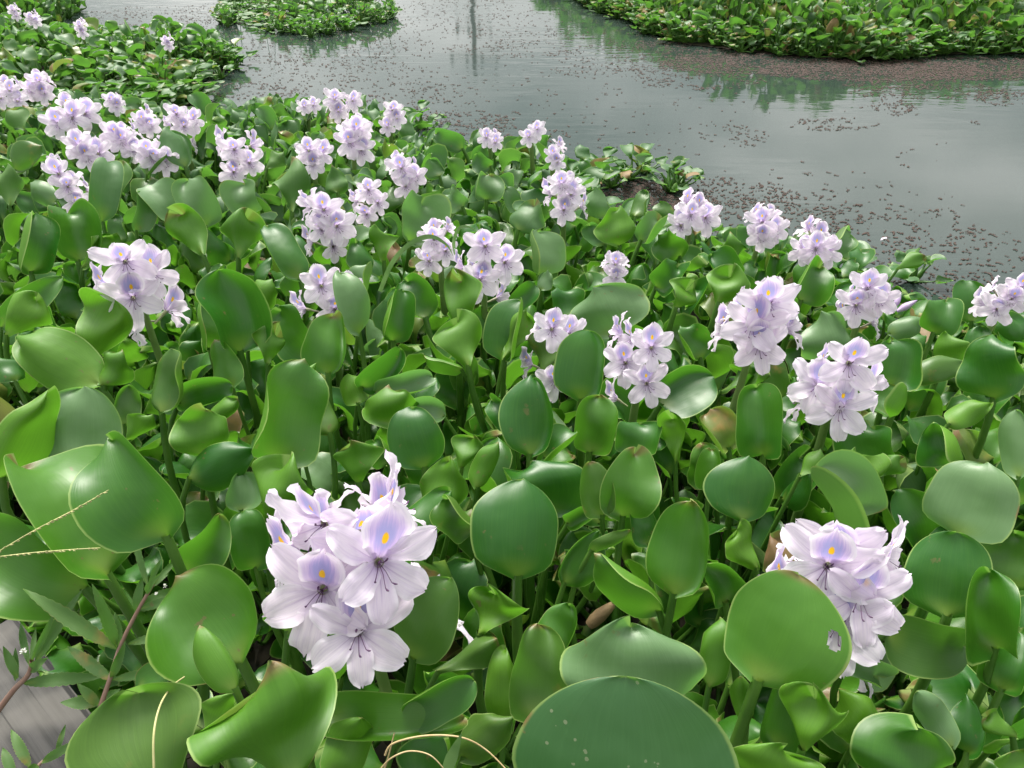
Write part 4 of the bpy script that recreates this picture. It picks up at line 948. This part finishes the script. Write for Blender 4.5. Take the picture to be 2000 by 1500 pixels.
def strand(name, label, cat, pts, zs, rad, m, seeds=0, seed=1, flat=0):
    rs = random.Random(seed); P = np.array([at(x, y, z) for (x, y), z in zip(pts, zs)]); org = P[0].copy(); C_ = curve_pts(P, 30)-org
    if flat:
        u = np.linspace(0, 1, 30); w = flat*np.minimum(1, (1-u)*2.2+.03); T = np.gradient(C_, axis=0); sd = np.cross(T, unit(CAM-org)); sd /= np.linalg.norm(sd, axis=1)[:, None]
        nrm = np.cross(sd, T); nrm /= np.linalg.norm(nrm, axis=1)[:, None]
        V = np.stack([C_-sd*w[:, None], C_-nrm*w[:, None]*.25, C_+sd*w[:, None]], 1).reshape(-1, 3); Fq = grid_faces(29, 2)
    else: V, Fq = tube(C_, np.linspace(rad, rad*.6, 30), 6)
    if seeds:
        root = bpy.data.objects.new(name, None); COL.objects.link(root); root.location = org; tag(root, label, cat)
        link('stem', make_mesh('stem', V, Fq, m), root); ps = []
        for q in range(seeds):
            i = int(rs.uniform(.15, 1)*28); c = C_[i]; d = unit(C_[i+1]-C_[i]); sdv = unit(np.cross(d, [rs.uniform(-1, 1), rs.uniform(-1, 1), 1]))
            a, b = c, c+d*.0035+sdv*.0016
            ps.append(tube([a, (a+b)/2+sdv*.0004, b], [.0002, .0008, .0002], 4))
        V, Fq, _, _ = merge(ps); tag(link('seeds', make_mesh('seeds', V, Fq, M['seed']), root), None, None, None, 'stuff')
    else: tag(link(name, make_mesh(name, V, Fq, m), None, org), label, cat)
    occupy(C_+org, 1)
strand('grass_seed_spike', 'upper pale grass seed spike slanting over the left leaves', 'grass seed spike', [(-40, 1100), (60, 1040), (140, 998), (212, 957)], [.50, .52, .53, .54], .0006, M['seed'], 60, 1)
strand('grass_seed_spike', 'lower pale grass seed spike lying level over the left leaf', 'grass seed spike', [(-40, 1092), (60, 1080), (130, 1074), (196, 1070)], [.50, .51, .51, .52], .0006, M['seed'], 50, 2)
strand('straw', 'long dry straw arching at the bottom edge', 'straw', [(752, 1475), (768, 1452), (830, 1437), (900, 1440), (950, 1465), (1000, 1515)], [.50, .51, .52, .52, .51, .50], .0008, M['straw'])
strand('straw', 'short dry straw curved under the long one', 'straw', [(745, 1500), (765, 1480), (800, 1467), (840, 1475), (870, 1505)], [.49, .50, .50, .50, .49], .0007, M['straw'])
strand('straw', 'upright dry straw stub at the bottom edge', 'straw', [(742, 1530), (758, 1480), (770, 1432)], [.46, .49, .51], .0007, M['straw'])
strand('green_grass', 'short bright green grass blade at the bottom edge', 'grass', [(862, 1540), (880, 1485), (902, 1432)], [.46, .50, .53], .001, M['grass'], 0, 1, .0042)
strand('vine_stem', 'yellow green bare stem curving over the olive leaf bottom left', 'stem', [(302, 1530), (300, 1440), (312, 1380), (335, 1342), (360, 1322)], [.49, .51, .51, .50, .47], .001, M['seed'])
strand('arching_grass', 'long pale grass blade arching over the two touching spikes', 'grass', [(742, 570), (765, 515), (800, 477), (840, 462), (872, 478), (885, 500)], [.30, .40, .45, .47, .45, .42], .001, M['grass'], 0, 1, .0042)
strand('arching_grass', 'second grass blade bending among the touching spikes', 'grass', [(893, 505), (886, 475), (896, 447), (915, 443), (935, 455)], [.36, .41, .45, .45, .43], .001, M['grass'], 0, 1, .0032)

# closed lilac buds beside the spike at the right, fallen petal on the water edge
def bud(px, py, tx, ty, z, w):
    B = at(px, py, z); t = depth(B); T = atd(tx, ty, t); s = np.linspace(0, 1, 9)[:, None]; C_ = B+(T-B)*s
    V, Fq = tube(C_-B, w*t/F/2*np.array([.35, .6, .9, 1., .95, .8, .6, .35, .06]), 8); return V, Fq, B
for q in PLANTS:
    if q.get('sp') == (1688, 590.0):
        for (a, b, c, d, w) in ((1752, 608, 1792, 586, 14), (1747, 600, 1760, 572, 12)):
            V, Fq, B = bud(a, b, c, d, .35, w); link('bud', make_mesh('bud', V+B-q['p'], Fq, M['bud']), q['o'])
B = at(1718, 470, .05); P, f, uvv = petal(0, .022, .010, 77); tag(link('fallen_petal', make_mesh('fallen_petal', P, f, M['petal'], uvv), None, B), 'pale fallen petal resting at the mat edge by the water', 'petal')
# rotting stems and litter on the brown patches
for i, (x0, y0, x1, y1) in enumerate(((1150, 352, 1172, 362), (1165, 345, 1160, 372), (1150, 1222, 1232, 1180), (995, 372, 1020, 392))):
    z = .05 if i != 2 else .24
    A, B = at(x0, y0, z), at(x1, y1, z+.03); C_ = curve_pts([A, (A+B)/2+np.array([.01, .01, .012]), B], 10)
    V, Fq = tube(C_-A, .006+.003*np.sin(np.linspace(0, 9, 10)), 7)
    tag(link('dead_stem', make_mesh('dead_stem', V, Fq, M['dead']), None, A), ['curled brown dead stem on the litter by the floating rosette', 'upright brown dead stem beside the curled one', 'brown rotting stem between leaves at the bottom middle', 'brown dead stem under leaves of the upper middle'][i], 'dead stem')
# flowering plants and climbing vines further up the far bank: they show in the water as reflections
for i, (px, py, hz) in enumerate(((1480, 142, .34), (1580, 156, .36), (1640, 160, .37), (1760, 160, .37), (1800, 174, .40))):
    d = ray(px, py); t = H/-d[2]; hit = CAM+d*t; d2 = d*np.array([1, 1, -1]); P = hit+d2*(hz/d2[2])
    rs = random.Random(70+i); pl = new_plant(P[0], P[1], 'blooming plant far up the right bank whose lilac spike mirrors in the water', 'blooming plants mirrored from the right bank')
    for q in range(6):
        az = q*1.05+rs.uniform(-.2, .2); o3 = np.array([math.cos(az)*.022, math.sin(az)*.022, 0]); add_flower(pl['o'], pl['p'], np.array([P[0], P[1], hz+(q % 3-1)*.03])+o3, (math.cos(az), math.sin(az), .3), (0, 0, 1), .038, False, q % NVAR, rs)
    V, Fq = tube([(0, 0, 0), (0, 0, hz*.5), (0, 0, hz)], .007, 7); link('flower_stalk', make_mesh('flower_stalk', V, Fq, M['stalk']), pl['o'])
for i, (px, py, hz) in enumerate(((1545, 208, .60), (1590, 232, .72), (1575, 205, .62), (1612, 205, .60), (1775, 198, .6))):
    d = ray(px, py); t = H/-d[2]; hit = CAM+d*t; d2 = d*np.array([1, 1, -1]); P = hit+d2*(hz/d2[2]); rs = random.Random(80+i)
    root = bpy.data.objects.new('climbing_vine', None); COL.objects.link(root); root.location = (P[0], P[1], 0); tag(root, 'thin leafy vine shoot on the right bank mirrored in the water', 'vine', 'vine shoots on the far right bank')
    lean = rs.uniform(-.12, .12); C_ = curve_pts([(lean*1.4, 0, 0), (lean, 0, hz*.5), (lean*.4, 0, hz*.8), (0, 0, hz)], 16); V, Fq = tube(C_, np.linspace(.006, .002, 16), 5); link('stem', make_mesh('stem', V, Fq, M['stalk']), root)
    for q in range(16):
        c = C_[4+q*11//16]+np.array([0, 0, rs.uniform(-.02, .02)]); az = q*2.4; B = c; T = c+np.array([math.cos(az), math.sin(az), .3])*.07
        PP, f, uvv = lance(B, T, .045, rs, np.array([0, 0, 1.]), 0, 4, 2); link('leaf', make_mesh('leaf', PP, f, M['leaf_weed'], uvv), root)
